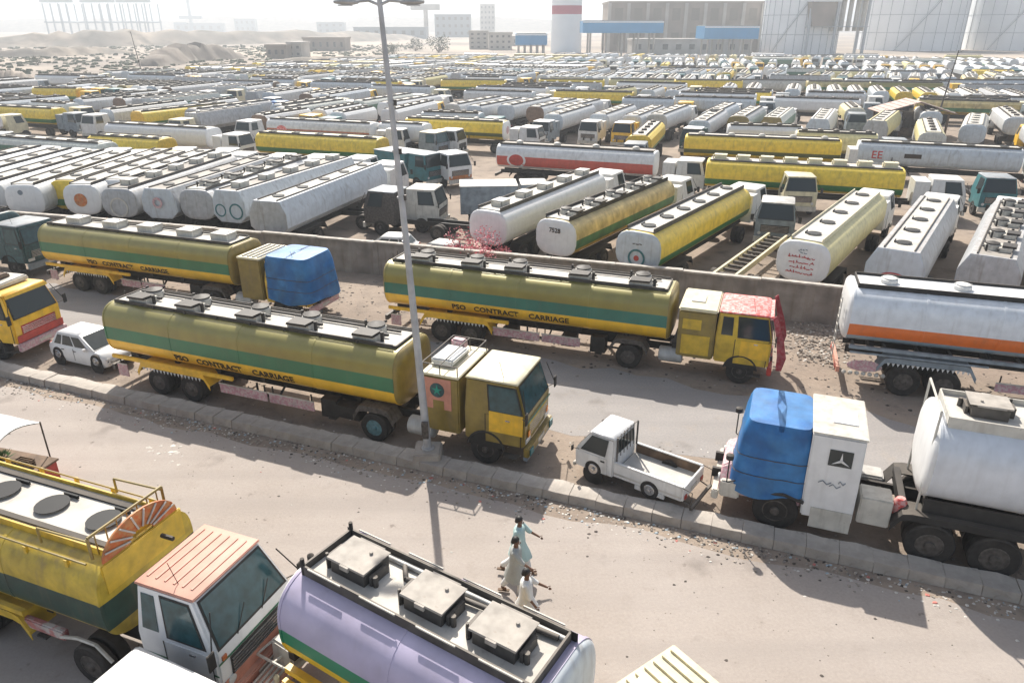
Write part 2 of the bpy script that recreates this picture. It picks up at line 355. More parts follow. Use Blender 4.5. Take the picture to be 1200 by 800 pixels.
def wrap_text(root, body, size, x, z, prof, m, side=-1, name='lettering', flip=False, sx=1.0):
    cu = bpy.data.curves.new('t', 'FONT'); cu.body = body; cu.size = size; cu.extrude = .006; cu.resolution_u = 2; cu.align_x = 'CENTER'; cu.offset = .008
    o = bpy.data.objects.new('t', cu); col.objects.link(o)
    bpy.context.view_layer.update()
    me = bpy.data.meshes.new_from_object(o.evaluated_get(bpy.context.evaluated_depsgraph_get()))
    bpy.data.objects.remove(o); bpy.data.curves.remove(cu)
    for v in me.vertices:
        tx, tz, dp = v.co.x*sx*(-1 if side > 0 else 1), v.co.y, v.co.z
        zz = z+tz
        if prof is None: v.co = (x, tx*side*-1*side*side, zz)
        else: v.co = (x+tx, side*(hw_at(prof, zz)+.014+dp), zz)
    me.materials.clear(); me.materials.append(m); me.name = name
    ob = bpy.data.objects.new(name, me); col.objects.link(ob); ob.parent = root
    return ob
def end_text(root, lines, size, x, sgn, z, m, y0=0):
    """lettering on a tank end that faces sgn*x"""
    for i, body in enumerate(lines):
        cu = bpy.data.curves.new('t', 'FONT'); cu.body = body; cu.size = size; cu.extrude = .006; cu.resolution_u = 2; cu.align_x = 'CENTER'; cu.offset = .006
        o = bpy.data.objects.new('t', cu); col.objects.link(o); bpy.context.view_layer.update()
        me = bpy.data.meshes.new_from_object(o.evaluated_get(bpy.context.evaluated_depsgraph_get()))
        bpy.data.objects.remove(o); bpy.data.curves.remove(cu)
        for v in me.vertices: v.co = (x+sgn*(.012+v.co.z), y0+sgn*v.co.x, z-i*size*1.15+v.co.y)
        me.materials.clear(); me.materials.append(m)
        link('lettering', me, root)
def end_disc(root, x, sgn, y, z, r, m, rin=0, n=20, name='emblem'):
    b = MB()
    if rin:
        b.loft([[(x+sgn*d, y+rr*math.cos(2*math.pi*i/n), z+rr*math.sin(2*math.pi*i/n)) for i in range(n)] for d, rr in ((.002, rin), (.016, rin), (.016, r), (.002, r), (.002, rin))], False, False)
    else: b.loft([[(x+sgn*d, y+r*math.cos(2*math.pi*i/n), z+r*math.sin(2*math.pi*i/n)) for i in range(n)] for d in (.002, .016)])
    return b.build(name, m, root)
def end_marks(root, x, sgn, z, w_, rows, m, seed=1, hh=.13, y0=0):
    """faded brush strokes too worn to read"""
    q = random.Random(seed); b = MB()
    for r_ in range(rows):
        zz = z-r_*hh*1.55; y = -w_/2
        while y < w_/2:
            l = q.uniform(.05, .2); zc = zz+q.uniform(-.02, .02)
            P = [(y, zc), (y+l*.5, zc-q.uniform(-.03, .05)), (y+l, zc+q.uniform(-.02, .03))]
            for (ya, za), (yb, zb_) in zip(P, P[1:]):
                b.add([(x+sgn*d, y0+yy, z2) for d in (.004, .016) for yy, z2 in ((ya, za-.02), (yb, zb_-.02), (yb, zb_+.02), (ya, za+.02))], [(0, 1, 2, 3), (7, 6, 5, 4), (0, 4, 5, 1), (3, 2, 6, 7), (0, 3, 7, 4), (1, 5, 6, 2)])
            if q.random() < .5: b.box(min(x+sgn*.004, x+sgn*.016), max(x+sgn*.004, x+sgn*.016), y0+y+l*.4, y0+y+l*.4+.035, zc, zc+hh*q.uniform(.4, .8))
            y += l+q.uniform(-.01, .05)
    o = b.build('painted_strokes', m, root); o['kind'] = 'stuff'
def side_disc(root, x, z, r, prof, m, side=-1, rin=0, n=24, name='emblem', ex=1.0, th=.012):
    b = MB()
    def P(rr, a, d):
        zz = z+rr*math.sin(a); return (x+rr*ex*math.cos(a), side*(hw_at(prof, zz)+d), zz)
    if rin: b.loft([[P(rr, 2*math.pi*i/n, d) for i in range(n)] for d, rr in ((.004, rin), (th, rin), (th, r), (.004, r), (.004, rin))], False, False)
    else:
        rings = [[P(max(rr, .001), 2*math.pi*i/n, d) for i in range(n)] for rr, d in ((r, .004), (r, th), (r*.75, th), (r*.5, th), (r*.25, th), (.001, th))]
        b.loft(rings)
    return b.build(name, m, root)
# ---------------------------------------------------------------- trailer underside
def fender(root, x, side, yo, m, L_=2.9, zt=1.16, fringe=None, half=False):
    b = MB(); r = .62
    pts = [(x-L_/2, zt-.42), (x-L_/2+.22, zt-.05), (x-L_/2+.42, zt), (x+L_/2-.42, zt), (x+L_/2-.22, zt-.05), (x+L_/2, zt-.42)]
    y0, y1 = side*(yo-.28), side*(yo+.30)
    rings = [[(px, y0, pz), (px, y1, pz), (px, y1, pz+.04), (px, y0, pz+.04)] for px, pz in pts]
    f = b.loft(rings).build('mudguard', m, root, 30)
    bb = MB()
    for (xa, za), (xb, zb) in zip(pts, pts[1:]):
        bb.add([(xa, y1+side*.002, za-.15), (xb, y1+side*.002, zb-.15), (xb, y1+side*.002, zb+.04), (xa, y1+side*.002, za+.04),
                (xa, y1+side*.02, za-.15), (xb, y1+side*.02, zb-.15), (xb, y1+side*.02, zb+.04), (xa, y1+side*.02, za+.04)],
               [(0, 1, 2, 3), (7, 6, 5, 4), (0, 4, 5, 1), (3, 2, 6, 7), (0, 3, 7, 4), (1, 5, 6, 2)])
    bb.build('mudguard_skirt', m, f)
    if fringe:
        t = MB(); k = 0; xx = x-L_/2+.3
        while xx < x+L_/2-.3:
            z = zt-.16; yy = side*(yo+.325)
            t.add([(xx, yy, z), (xx+.1, yy, z), (xx+.05, yy, z-.12), (xx, yy+side*.01, z), (xx+.1, yy+side*.01, z), (xx+.05, yy+side*.01, z-.12)], [(0, 1, 2), (5, 4, 3), (0, 3, 4, 1), (1, 4, 5, 2), (2, 5, 3, 0)]); xx += .16
        t.build('tassel_fringe', fringe, f, kind='stuff')
    return f
def underframe(root, x0, x1, z=1.0, m=None, cross=True):
    m = m or M['chassis']
    for s_ in (-1, 1): MB().box(x0, x1, s_*.42-.05, s_*.42+.05, z-.12, z+.16).build('frame_rail', m, root)
    if cross:
        b = MB(); x = x0+.3
        while x < x1-.2: b.box(x-.05, x+.05, -.38, .38, z-.08, z+.08); x += 1.1
        b.build('cross_members', m, root, kind='stuff')
        b = MB(); x = x0+.8
        while x < x1-.5: b.box(x-.08, x+.08, -.9, .9, z+.17, z+.45); x += 1.9
        b.build('tank_saddles', m, root, kind='stuff')
def side_panels(root, xs, side, y, m, z0=.62, z1=.95):
    for xa, xb in xs:
        p = MB().box(xa, xb, side*y-.015, side*y+.015, z0, z1).build('side_guard', m, root)
        MB().box(xa-.02, xb+.02, side*(y+.017)-.0, side*(y+.017)+side*.012, z1-.03, z1+.02).build('guard_rail', M['offwhite'], p)
        for xx in (xa+.12, xb-.12): MB().box(xx-.02, xx+.02, side*y-side*.06-.02, side*y-side*.06+.02, z0, 1.2).build('guard_bracket', M['chassis'], p)
def landing_gear(root, x):
    for s_ in (-1, 1):
        l = MB().box(x-.06, x+.06, s_*.8-.06, s_*.8+.06, .35, 1.1).build('landing_leg', M['chassis'], root)
        MB().box(x-.14, x+.14, s_*.8-.14, s_*.8+.14, .30, .348).build('leg_foot', M['rail'], l)
    MB().tube((x, -.72, .75), (x, .72, .75), .03).build('leg_brace', M['chassis'], root)
def underside_clutter(root, xs, seed=0):
    r_ = random.Random(seed)
    for x in xs:
        k = r_.random()
        b = MB()
        if k < .4: b.lathe_y([(.16, -.35), (.18, -.3), (.18, .3), (.16, .35)], c=(x, r_.choice((-.75, .7)), .78), n=12); nm = 'air_tank'
        elif k < .75: b.box(x-.3, x+.3, -1.1, -.62, .55, .98, .01); nm = 'tool_box'
        else: b.tube((x-.5, -.9, 1.1), (x-.5, -.9, .7), .04).tube((x-.5, -.9, .7), (x+.4, -.95, .7), .04).tube((x+.4, -.95, .7), (x+.5, -.6, 1.1), .04); nm = 'discharge_pipe'
        b.build(nm, M['chassis'], root, 30)
def rear_end(root, x, wide=1.15, m=None, lights=True):
    o = MB().box(x-.06, x+.06, -wide, wide, .62, .84).build('rear_bumper', m or M['rail'], root)
    if lights:
        for s_ in (-1, 1):
            MB().box(x-.09, x-.062, s_*(wide-.35)-.16, s_*(wide-.35)+.16, .67, .79).build('tail_light', M['red'], o)
def ladder(root, x, y0, zt, m=None, zb=.9):
    m = m or M['rail']
    b = MB(); 
    for yy in (y0-.2, y0+.2): b.tube((x, yy, zb), (x, yy, zt+.15), .02, 5)
    o = b.build('ladder', m, root)
    b = MB(); z = zb+.15
    while z < zt: b.tube((x, y0-.2, z), (x, y0+.2, z), .016, 5); z += .3
    b.build('rungs', m, o, kind='stuff')
# ---------------------------------------------------------------- cabs
def faces(levels):
    """levels (z, xr, xf, hw) -> dict of quads per band"""
    out = []
    for (z0, r0, f0, h0), (z1, r1, f1, h1) in zip(levels, levels[1:]):
        out.append(dict(front=[(f0, -h0, z0), (f0, h0, z0), (f1, h1, z1), (f1, -h1, z1)],
                        right=[(r0, -h0, z0), (f0, -h0, z0), (f1, -h1, z1), (r1, -h1, z1)],
                        left=[(f0, h0, z0), (r0, h0, z0), (r1, h1, z1), (f1, h1, z1)],
                        rear=[(r0, h0, z0), (r0, -h0, z0), (r1, -h1, z1), (r1, h1, z1)]))
    return out
def shell_of(levels, bev=.04):
    return MB().loft([[(r, -h, z), (f, -h, z), (f, h, z), (r, h, z)] for z, r, f, h in levels])
def cab(root, xr, xf, hw=1.12, zf=.75, zb=1.75, zr=2.75, slope=.3, rhw=.92, body=None, roof=None, lower=None, glass=None, trim=None, bumper=None, grille='bars', lod=0, rear_slope=.05, bumper_dx=.12, visor=None, ribs=0, door=None, grillem=None, light='round', mirrors=True, crown=.09, arch=None, win=(.43, .87), small_win=True):
    body = body or M['white']; roof = roof or body; glass = glass or M['glass']; lower = lower or body; trim = trim or M['black']; bumper = bumper or M['offwhite']
    lv = [(zf, xr, xf-.03, hw), (zb, xr, xf, hw), (zr, xr+rear_slope, xf-slope, rhw)]
    F_ = faces(lv)
    c = shell_of(lv).build('cab', body, root, 30, bev=.05 if lod == 0 else 0)
    xa, xb = xr+rear_slope, xf-slope
    MB().loft([[(xa-.02, -rhw-.02, zr-.02), (xb+.03, -rhw-.02, zr-.02), (xb+.03, rhw+.02, zr-.02), (xa-.02, rhw+.02, zr-.02)],
               [(xa-.02, -rhw-.02, zr+.03), (xb+.03, -rhw-.02, zr+.03), (xb+.03, rhw+.02, zr+.03), (xa-.02, rhw+.02, zr+.03)],
               [(xa+.08, -rhw+.1, zr+crown), (xb-.1, -rhw+.1, zr+crown), (xb-.1, rhw-.1, zr+crown), (xa+.08, rhw-.1, zr+crown)]]).build('roof', roof, c, 50, bev=.015 if lod == 0 else 0)
    if ribs:
        rb = None
        for k in range(ribs):
            xx = xa+.15+(xb-xa-.3)*k/(ribs-1)
            me = MB().box(xx-.022, xx+.022, -rhw+.16, rhw-.16, zr+crown-.02, zr+crown+.018).build('roof_rib', roof, c)
    if lod < 2:
        MB().slab(F_[1]['front'], .035, .965, .05, .94, .004, .008).build('windscreen_seal', trim, c)
    MB().slab(F_[1]['front'], .06, .94, .09, .90, .014, .006).build('windscreen', glass, c)
    for s_ in ('right', 'left'):
        rv = (lambda a, b: (a, b)) if s_ == 'right' else (lambda a, b: (1-b, 1-a))
        if lod < 2: MB().slab(F_[1][s_], *rv(win[0]-.03, win[1]+.03), .06, .90, .004, .008).build('window_seal', trim, c)
        MB().slab(F_[1][s_], *rv(*win), .10, .86, .014, .006).build('side_window', glass, c)
        if lod == 0:
            if small_win: MB().slab(F_[1][s_], *rv(.09, .30), .12, .84, .004, .01).build('side_window', glass, c)
            dpan = MB().slab(F_[0][s_], *rv(.36, .93), .04, .985, .004, .018).build('door', door or body, c)
    q = F_[0]['front']
    if lower is not body: MB().slab(q, .02, .98, .02, .30, .004, .01).build('lower_panel', lower, c)
    if lod < 2:
        g = MB().slab(q, .14, .86, .30, .74, .006, .02).build('grille', grillem or M['black'], c)
        if lod == 0 or grille == 'bars':
            b = MB()
            for k in range(5): b.slab(q, .15, .85, .33+.08*k, .355+.08*k, .027, .02)
            b.build('grille_bars', M['chrome'], c, kind='stuff')
        for u in (.12, .88):
            if light == 'round':
                p = Vector(q[0]).lerp(Vector(q[1]), u); z = zf+.16*(zb-zf)+.06
                MB().loft([[(p.x+d, p.y+rr*math.cos(2*math.pi*i/12), z+rr*math.sin(2*math.pi*i/12)) for i in range(12)] for d, rr in ((0, .1), (.04, .1), (.05, .07))]).build('headlight', M['lamp_glass'], c)
            else: MB().slab(q, u-.08, u+.08, .12, .28, .008, .03).build('headlight', M['lamp_glass'], c)
    bp = MB().box(xf-.05, xf+bumper_dx, -hw-.02, hw+.02, zf-.30, zf+.02).build('bumper', bumper, root, 0, bev=.03 if lod == 0 else 0)
    if lod < 2:
        MB().box(xf+bumper_dx+.002, xf+bumper_dx+.02, -.28, .28, zf-.2, zf-.08).build('number_plate', M['offwhite'], bp)
    if mirrors and lod < 2:
        for s_ in (-1, 1):
            m1 = MB().tube((xf-.12, s_*(hw-.02), zb+.02), (xf+.12, s_*(hw+.22), zb+.10), .014, 5).tube((xf+.12, s_*(hw+.22), zb+.10), (xf-.1, s_*(rhw+.03), zr-.1), .014, 5).build('mirror_arm', trim, c)
            MB().box(xf+.10, xf+.14, s_*(hw+.22)-.09, s_*(hw+.22)+.09, zb-.02, zb+.36).build('mirror', trim, m1, 0, bev=.012)
    if visor: MB().slab(F_[1]['front'], .03, .97, .86, .99, .02, .14).build('sun_visor', visor, c)
    if lod == 0:
        w1 = MB().tube((xf-.0, -.5, zb+.04), (xf-.12, -.1, zb+.42), .01, 4).tube((xf, .2, zb+.04), (xf-.12, .6, zb+.42), .01, 4).build('wipers', M['black'], c)
        for s_ in (-1, 1): MB().box(xf-.75, xf-.25, s_*(hw-.1)-.12, s_*(hw-.1)+.12, zf-.42, zf-.38).build('step', M['rail'], c)
    if lod == 0:
        wx = arch if arch else xf-1.3
        for s_ in (-1, 1):
            n = 12; pts_ = [(wx+.60*math.cos(math.pi*(i+.6)/(n+.2)), .55+.60*math.sin(math.pi*(i+.6)/(n+.2))) for i in range(n)]
            MB().loft([[(px_, s_*(hw+.003)+d*s_, pz_) for px_, pz_ in pts_] for d in (0, .006)]).build('wheel_well', M['black'], c)
            MB().path([(px_, s_*(hw+.02), pz_) for px_, pz_ in pts_], .035, 6).build('wheel_arch', trim, c, 50)
            sm = MB()
            for u_ in (.35, .94): sm.slab(F_[0]['right' if s_ < 0 else 'left'], *((u_, u_+.012) if s_ < 0 else (1-u_-.012, 1-u_)), .02, 1.0, .026, .004)
            sm.build('door_seams', M['black'], c, kind='stuff')
            MB().box(xf-.62, xf-.48, s_*(hw+.03)-.012, s_*(hw+.03)+.012, zb-.14, zb-.10).build('door_handle', M['chrome'], c)
        MB().tube((xf-slope-.5, -rhw+.2, zr+crown), (xf-slope-.6, -rhw+.15, zr+crown+.5), .008, 4).build('aerial', M['black'], c)
    return c, F_
def tractor(root, xd, xs, xe, axle2=None, cm=None, lod=0, rimk='rim_d', deckz=.98):
    """chassis from xd-1 to xe with drive axle xd and steer axle xs"""
    underframe(root, xd-1.0, xe-.2, .82, cross=(lod == 0))
    for s_ in (-1, 1):
        wheel(root, xd, s_, .93, 'dual', rimk); 
        if axle2: wheel(root, axle2, s_, .93, 'dual', rimk)
        wheel(root, xs, s_, .98, 'single')
    if lod == 0:
        MB().tube((xd, -.9, .5), (xd, .9, .5), .09, 8).build('axle', M['chassis'], root)
        MB().tube((xs, -.85, .5), (xs, .85, .5), .07, 8).build('axle', M['chassis'], root)
        MB().lathe_z([(.5, 1.0), (.5, 1.1)], c=(xd, 0, 0)).build('fifth_wheel', M['chassis'], root, 40)
        MB().lathe_y([(.26, -.45), (.3, -.42), (.3, .42), (.26, .45)], c=(0, 0, 0)).build('fuel_tank', M['grey_steel'], root, 40).matrix_basis = Matrix.Translation((xd+1.6, -.85, .72)) @ Matrix.Rotation(R(90), 4, 'Z')
# ================================================================ THE SETTING
def ground_mat():
    m = bpy.data.materials.new('dusty ground'); m.use_nodes = True; t = m.node_tree; N = t.nodes; Lk = t.links.new; b = N['Principled BSDF']
    tc = N.new('ShaderNodeTexCoord'); co = tc.outputs['Object']
    def nz(s, d=6):
        n = N.new('ShaderNodeTexNoise'); n.inputs['Scale'].default_value = s; n.inputs['Detail'].default_value = d; n.inputs['Roughness'].default_value = .62; Lk(co, n.inputs['Vector']); return n.outputs[0]
    def mr(v, a, b_, c0=0, c1=1):
        r = N.new('ShaderNodeMapRange'); r.inputs[1].default_value = a; r.inputs[2].default_value = b_; r.inputs[3].default_value = c0; r.inputs[4].default_value = c1; Lk(v, r.inputs[0]); return r.outputs[0]
    def mx(f, a, c):
        x = N.new('ShaderNodeMix'); x.data_type = 'RGBA'
        for so_, v in ((x.inputs[0], f), (x.inputs[6], a), (x.inputs[7], c)):
            if hasattr(v, 'is_linked'): Lk(v, so_)
            else: so_.default_value = v if isinstance(v, (int, float)) else (*v, 1)
        return x.outputs[2]
    return m, N, Lk, b, co, nz, mr, mx
def make_ground():
    m, N, Lk, b, co, nz, mr, mx = ground_mat()
    c = mx(mr(nz(.18), .4, .62), (.30, .235, .18), (.20, .155, .12))
    c = mx(mr(nz(.9, 8), .5, .68, 0, .75), c, (.115, .09, .072))
    c = mx(mr(nz(7, 6), .3, .7, 0, .3), c, (.34, .28, .23))
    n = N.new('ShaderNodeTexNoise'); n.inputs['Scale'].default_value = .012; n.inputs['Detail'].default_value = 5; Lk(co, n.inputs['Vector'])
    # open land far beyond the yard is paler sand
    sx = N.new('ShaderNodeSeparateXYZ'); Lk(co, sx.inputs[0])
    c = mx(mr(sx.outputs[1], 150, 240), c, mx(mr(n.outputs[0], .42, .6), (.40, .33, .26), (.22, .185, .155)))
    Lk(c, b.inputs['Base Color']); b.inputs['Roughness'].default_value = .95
    bp = N.new('ShaderNodeBump'); bp.inputs['Strength'].default_value = .7; bp.inputs['Distance'].default_value = .05; Lk(nz(5, 8), bp.inputs['Height']); Lk(bp.outputs[0], b.inputs['Normal'])
    return m
def make_road(name, c0, c1, c2, dirt_edge=True, s=1.0):
    m, N, Lk, b, co, nz, mr, mx = ground_mat(); m.name = name
    c = mx(mr(nz(.22*s), .38, .62), c0, c1)
    c = mx(mr(nz(1.3*s, 8), .55, .72, 0, .6), c, c2)
    c = mx(mr(nz(14, 4), .35, .75, 0, .28), c, (.5, .44, .37))
    v = N.new('ShaderNodeTexNoise'); v.inputs['Scale'].default_value = 2.6; v.inputs['Detail'].default_value = 3; Lk(co, v.inputs['Vector'])
    c = mx(mr(v.outputs[0], .70, .74, 0, .55), c, (.13, .10, .085))
    mp = N.new('ShaderNodeMapping'); mp.inputs['Rotation'].default_value = (0, 0, R(20.5)); mp.inputs['Scale'].default_value = (.05, 1.1, 1); Lk(co, mp.inputs[0])
    t = N.new('ShaderNodeTexNoise'); t.inputs['Scale'].default_value = 1; t.inputs['Detail'].default_value = 4; Lk(mp.outputs[0], t.inputs['Vector'])
    c = mx(mr(t.outputs[0], .45, .7, 0, .5), c, tuple(x*.8 for x in c0))
    st = N.new('ShaderNodeTexNoise'); st.inputs['Scale'].default_value = .55; st.inputs['Detail'].default_value = 5; mp2 = N.new('ShaderNodeMapping'); mp2.inputs['Location'].default_value = (7, 3, 0); Lk(co, mp2.inputs[0]); Lk(mp2.outputs[0], st.inputs['Vector'])
    c = mx(mr(st.outputs[0], .62, .72, 0, .45), c, (.12, .10, .085))
    Lk(c, b.inputs['Base Color']); b.inputs['Roughness'].default_value = .93
    bp = N.new('ShaderNodeBump'); bp.inputs['Strength'].default_value = .35; bp.inputs['Distance'].default_value = .02; Lk(nz(24, 8), bp.inputs['Height']); Lk(bp.outputs[0], b.inputs['Normal'])
    return m
A = R(-20.8); U = Vector((math.cos(A), math.sin(A), 0)); NN = Vector((-U.y, U.x, 0))
K0 = Vector((-2.59, 18.57, 0))                      # a point on the foot of the kerb's near face
def road_pt(s, t, z=0): return K0 + U*s + NN*t + Vector((0, 0, z))
def sheet(name, poly, z, m, kind='structure'):
    o = MB().add([(p[0], p[1], z) for p in poly], [tuple(range(len(poly)))]).build(name, m); o['kind'] = kind; return o
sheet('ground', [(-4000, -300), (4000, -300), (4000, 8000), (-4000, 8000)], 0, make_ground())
def wavy(t, s0, s1, amp, step, seed):
    r_ = random.Random(seed); k = s0; out = []
    while k <= s1: out.append(road_pt(k, t+r_.uniform(-amp, amp))); k += step
    return out
NEAR = make_road('dusty near road', (.335, .292, .262), (.295, .252, .222), (.25, .21, .182))
FARR = make_road('worn asphalt', (.27, .25, .24), (.235, .218, .208), (.27, .23, .195))
sheet('road', wavy(-.55, -60, 60, .18, .9, 1) + wavy(-40, -60, 60, .1, 20, 2)[::-1], .004, NEAR)
sheet('road', wavy(3.9, -90, 90, .35, 1.1, 3) + wavy(8.7, -90, 90, .5, 1.1, 4)[::-1], .004, FARR)
# kerb of separate concrete blocks between the two roads
kerb = empty('kerb', 0, 0); kerb['kind'] = 'structure'
rk = random.Random(5); s = -34.0
shapes = []
for v in range(7):
    b = MB(); n = 3
    l = .78; pts = []
    w_ = .66; h = .27
    e = lambda a: rk.uniform(-a, a)*.6
    b.add([(0+e(.012), e(.02), 0), (l+e(.01), e(.02), 0), (l+e(.01), w_+e(.05), 0), (0+e(.01), w_+e(.05), 0),
           (0+e(.012), .05+e(.03), h+e(.02)), (l*.5, .05+e(.05), h+e(.025)), (l+e(.01), .05+e(.03), h+e(.02)), (l+e(.01), w_+e(.05), h+e(.03)), (l*.5, w_+e(.06), h+e(.03)), (0+e(.01), w_+e(.05), h+e(.03))],
          [(0, 1, 6, 5, 4), (1, 2, 7, 6), (2, 3, 9, 8, 7), (3, 0, 4, 9), (4, 5, 8, 9), (5, 6, 7, 8), (3, 2, 1, 0)])
    shapes.append(b.mesh('kerb_stone', M['concrete'], 0, bev=.008))
while s < 30:
    p = road_pt(s, rk.uniform(-.015, .015)); 
    o = link('kerb_stone', rk.choice(shapes), kerb, p, (rk.uniform(-.008, .008), rk.uniform(-.006, .006), A+rk.uniform(-.006, .006)))
    s += .785
# boundary wall behind the far road
wall = empty('boundary_wall', 0, 0)
tag(wall, 'long low grey plastered wall running behind the tankers on the far road', 'wall')
WP = [(-46, 48.6), (-31.45, 44.35), (-13.98, 39.5), (-7.3, 37.5), (8.04, 32.6), (14.67, 30.2), (32, 24.0)]
for (xa, ya), (xb, yb) in zip(WP, WP[1:]):
    d = Vector((xb-xa, yb-ya, 0)); L_ = d.length; d /= L_; nseg = max(1, round(L_/3.0))
    ang = math.atan2(d.y, d.x)
    for k in range(nseg):
        h = 1.78+rnd.uniform(-.03, .03); ll = L_/nseg
        p = Vector((xa, ya, 0))+d*(k*ll)
        o = MB().box(.004, ll-.02, 0, .2, 0, h).build('wall_panel', M['wall'], wall); o.location = p; o.rotation_euler = (0, 0, ang)
        c = MB().box(-.004+.01, ll-.012, -.04, .24, h+.002, h+.09, .008).build('coping', M['coping'], wall); c.location = p; c.rotation_euler = (0, 0, ang)
        q = MB().box(-.14, .14, -.035, .235, 0, h-.004).build('wall_pier', M['wall'], wall); q.location = p+Vector((0, 0, -.002)); q.rotation_euler = (0, 0, ang)
# ---------------------------------------------------------------- lamp post
lp = empty('street_lamp', -2.58, 19.15); tag(lp, 'tall grey double-armed street lamp standing in a concrete block on the kerb', 'street lamp')
top = Vector((-.60, .0, 13.2))
MB().loft([[(p.x+rr*math.cos(2*math.pi*i/10), p.y+rr*math.sin(2*math.pi*i/10), p.z) for i in range(10)] for p, rr in ((Vector((0, 0, .3)), .125), (top*.5+Vector((.02, 0, .15)), .09), (top, .06))]).build('pole', M['galv'], lp, 40)
MB().box(-.42, .42, -.4, .4, .02, .5, .03).build('concrete_footing', M['concrete'], lp, 0, bev=.04)
MB().lathe_z([(.2, .5), (.2, .54), (.16, .56)], n=10).build('base_collar', M['galv'], lp, 40)
MB().box(-.1, .1, -.2, -.1, .95, 1.5).build('service_hatch', M['rim'], lp).location = (-.04, -.03, 0)
for z in (8.2, 9.4, 10.6, 7.0):
    k = z/13.3; MB().lathe_z([(.10, 0), (.10, .05)], c=(top.x*k, 0, z), n=10).build('clamp_band', M['galv'], lp, 40)
    if z > 8: MB().box(.08, .15, -.05, .05, z-.05, z+.09).build('bracket', M['rail'], lp).location = (top.x*k, 0, 0)
for sx in (-1, 1):
    arm = MB().path([top-Vector((0, 0, .35)), top+Vector((sx*.25, 0, -.25)), top+Vector((sx*.5, 0, -.27))], .035, 8).build('arm', M['galv'], lp, 50)
    p = top+Vector((sx*.5, 0, -.27))
    MB().loft([[(p.x+sx*d, p.y+wv*math.cos(a_), p.z+hv*math.sin(a_)-.01) for a_ in [2*math.pi*i/10 for i in range(10)]] for d, wv, hv in ((0, .05, .045), (.12, .11, .07), (.38, .13, .07), (.58, .07, .04))]).build('lamp_head', M['galv'], arm, 50)
    MB().box(p.x+sx*.32-.16, p.x+sx*.32+.16, -.08, .08, p.z-.105, p.z-.075).build('lamp_lens', M['lamp_glass'], arm)
# overhead wire drooping from the lamp post to the cab of the front tanker
# ================================================================ HERO VEHICLES
# --- front tanker of the far side of the kerb, heading right
def pso_tanker(name, x, y, deg, label, xs_, ring, paint, L=11.9, rear=(2.1, 3.6), drive=11.1, steer=14.95, hatch='cluster', text_x=None, panels=((4.9, 6.9), (7.0, 8.8)), fr=True, group=None):
    r = empty('tanker_truck', x, y, deg); tag(r, label, 'tanker truck', group)
    prof = profile(z1=3.22, z0=1.24, n=3.5, seg=44)
    sh, prof = tank(r, 0, L, paint, M['gold'], M['gold'], M['deck'], prof, dw=.66, nh=len(xs_), hatch=hatch, z1=3.22, seams=3, hx=xs_, rail=.05, bulge=.22)
    # hand rail pipe along the near and far shoulder
    for s_ in (-1, 1):
        pr_ = MB(); pr_.tube((.2, s_*.70, 3.29), (L-.2, s_*.70, 3.29), .025, 6).build('shoulder_pipe', M['rail'], r)
        b = MB()
        k = .6
        while k < L-.3: b.box(k-.03, k+.03, s_*.70-.02, s_*.70+.02, 3.1, 3.28); k += 1.4
        b.build('pipe_brackets', M['rail'], r, kind='stuff')
    b = MB(); b.tube((.4, .35, 3.30), (L-.5, .35, 3.30), .045, 6); b.build('vapour_pipe', M['rail'], r)
    for s_ in (-1, 1):
        MB().box(.1, 5.6, s_*1.23-.05, s_*1.23+.05, 1.20, 1.34).build('lower_beam', M['yellow'], r, 0, bev=.015)
        fender(r, (rear[0]+rear[1])/2, s_, .93, M['yellow'], 3.3, 1.20, M['cloth_white'] if fr else None)
        side_panels(r, panels, s_, 1.16, M['pink'], .62, .98)
        side_panels(r, ((.15, .62),), s_, 1.16, M['pink'], .45, .95)
        for ax in rear: wheel(r, ax, s_, .93, 'dual')
    for ax in rear: MB().tube((ax, -.9, .5), (ax, .9, .5), .08, 8).build('axle', M['chassis'], r)
    underframe(r, .1, L-.8, 1.0); landing_gear(r, 9.3); rear_end(r, -.1)
    underside_clutter(r, (5.6, 6.8, 8.1, 9.9, 10.2), int(abs(x)*7)); ladder(r, -.32, .4, 3.1)
    MB().box(9.0, 9.6, -1.05, -.7, .45, 1.1, .02).build('spare_rack', M['chassis'], r)
    tx = text_x or L*.46
    for word, dx in (('PSO', -2.1), ('CONTRACT', -.45), ('CARRIAGE', 1.8)):
        wrap_text(r, word, .33, tx+dx, 1.55, prof, M['text'], -1, sx=1.08)
    tractor(r, drive, steer, steer+1.3, rimk=ring, cm=None)
    for s_ in (-1, 1): fender(r, drive, s_, .93, M['rim'], 1.5, 1.22)
    MB().tube((L+.3, .2, 1.3), (L+.55, .1, 1.7), .03).tube((L+.55, .1, 1.7), (L+.9, .1, 1.4), .03).build('brake_hose', M['black'], r)
    return r, prof
E1 = -21.18
t1, p1 = pso_tanker('t1', -14.36, 25.50, E1, 'olive, green and yellow tanker truck with a cream cab roof behind the street lamp', [1.2, 3.4, 6.0, 8.1, 10.6], 'rim_t', M['pso'])
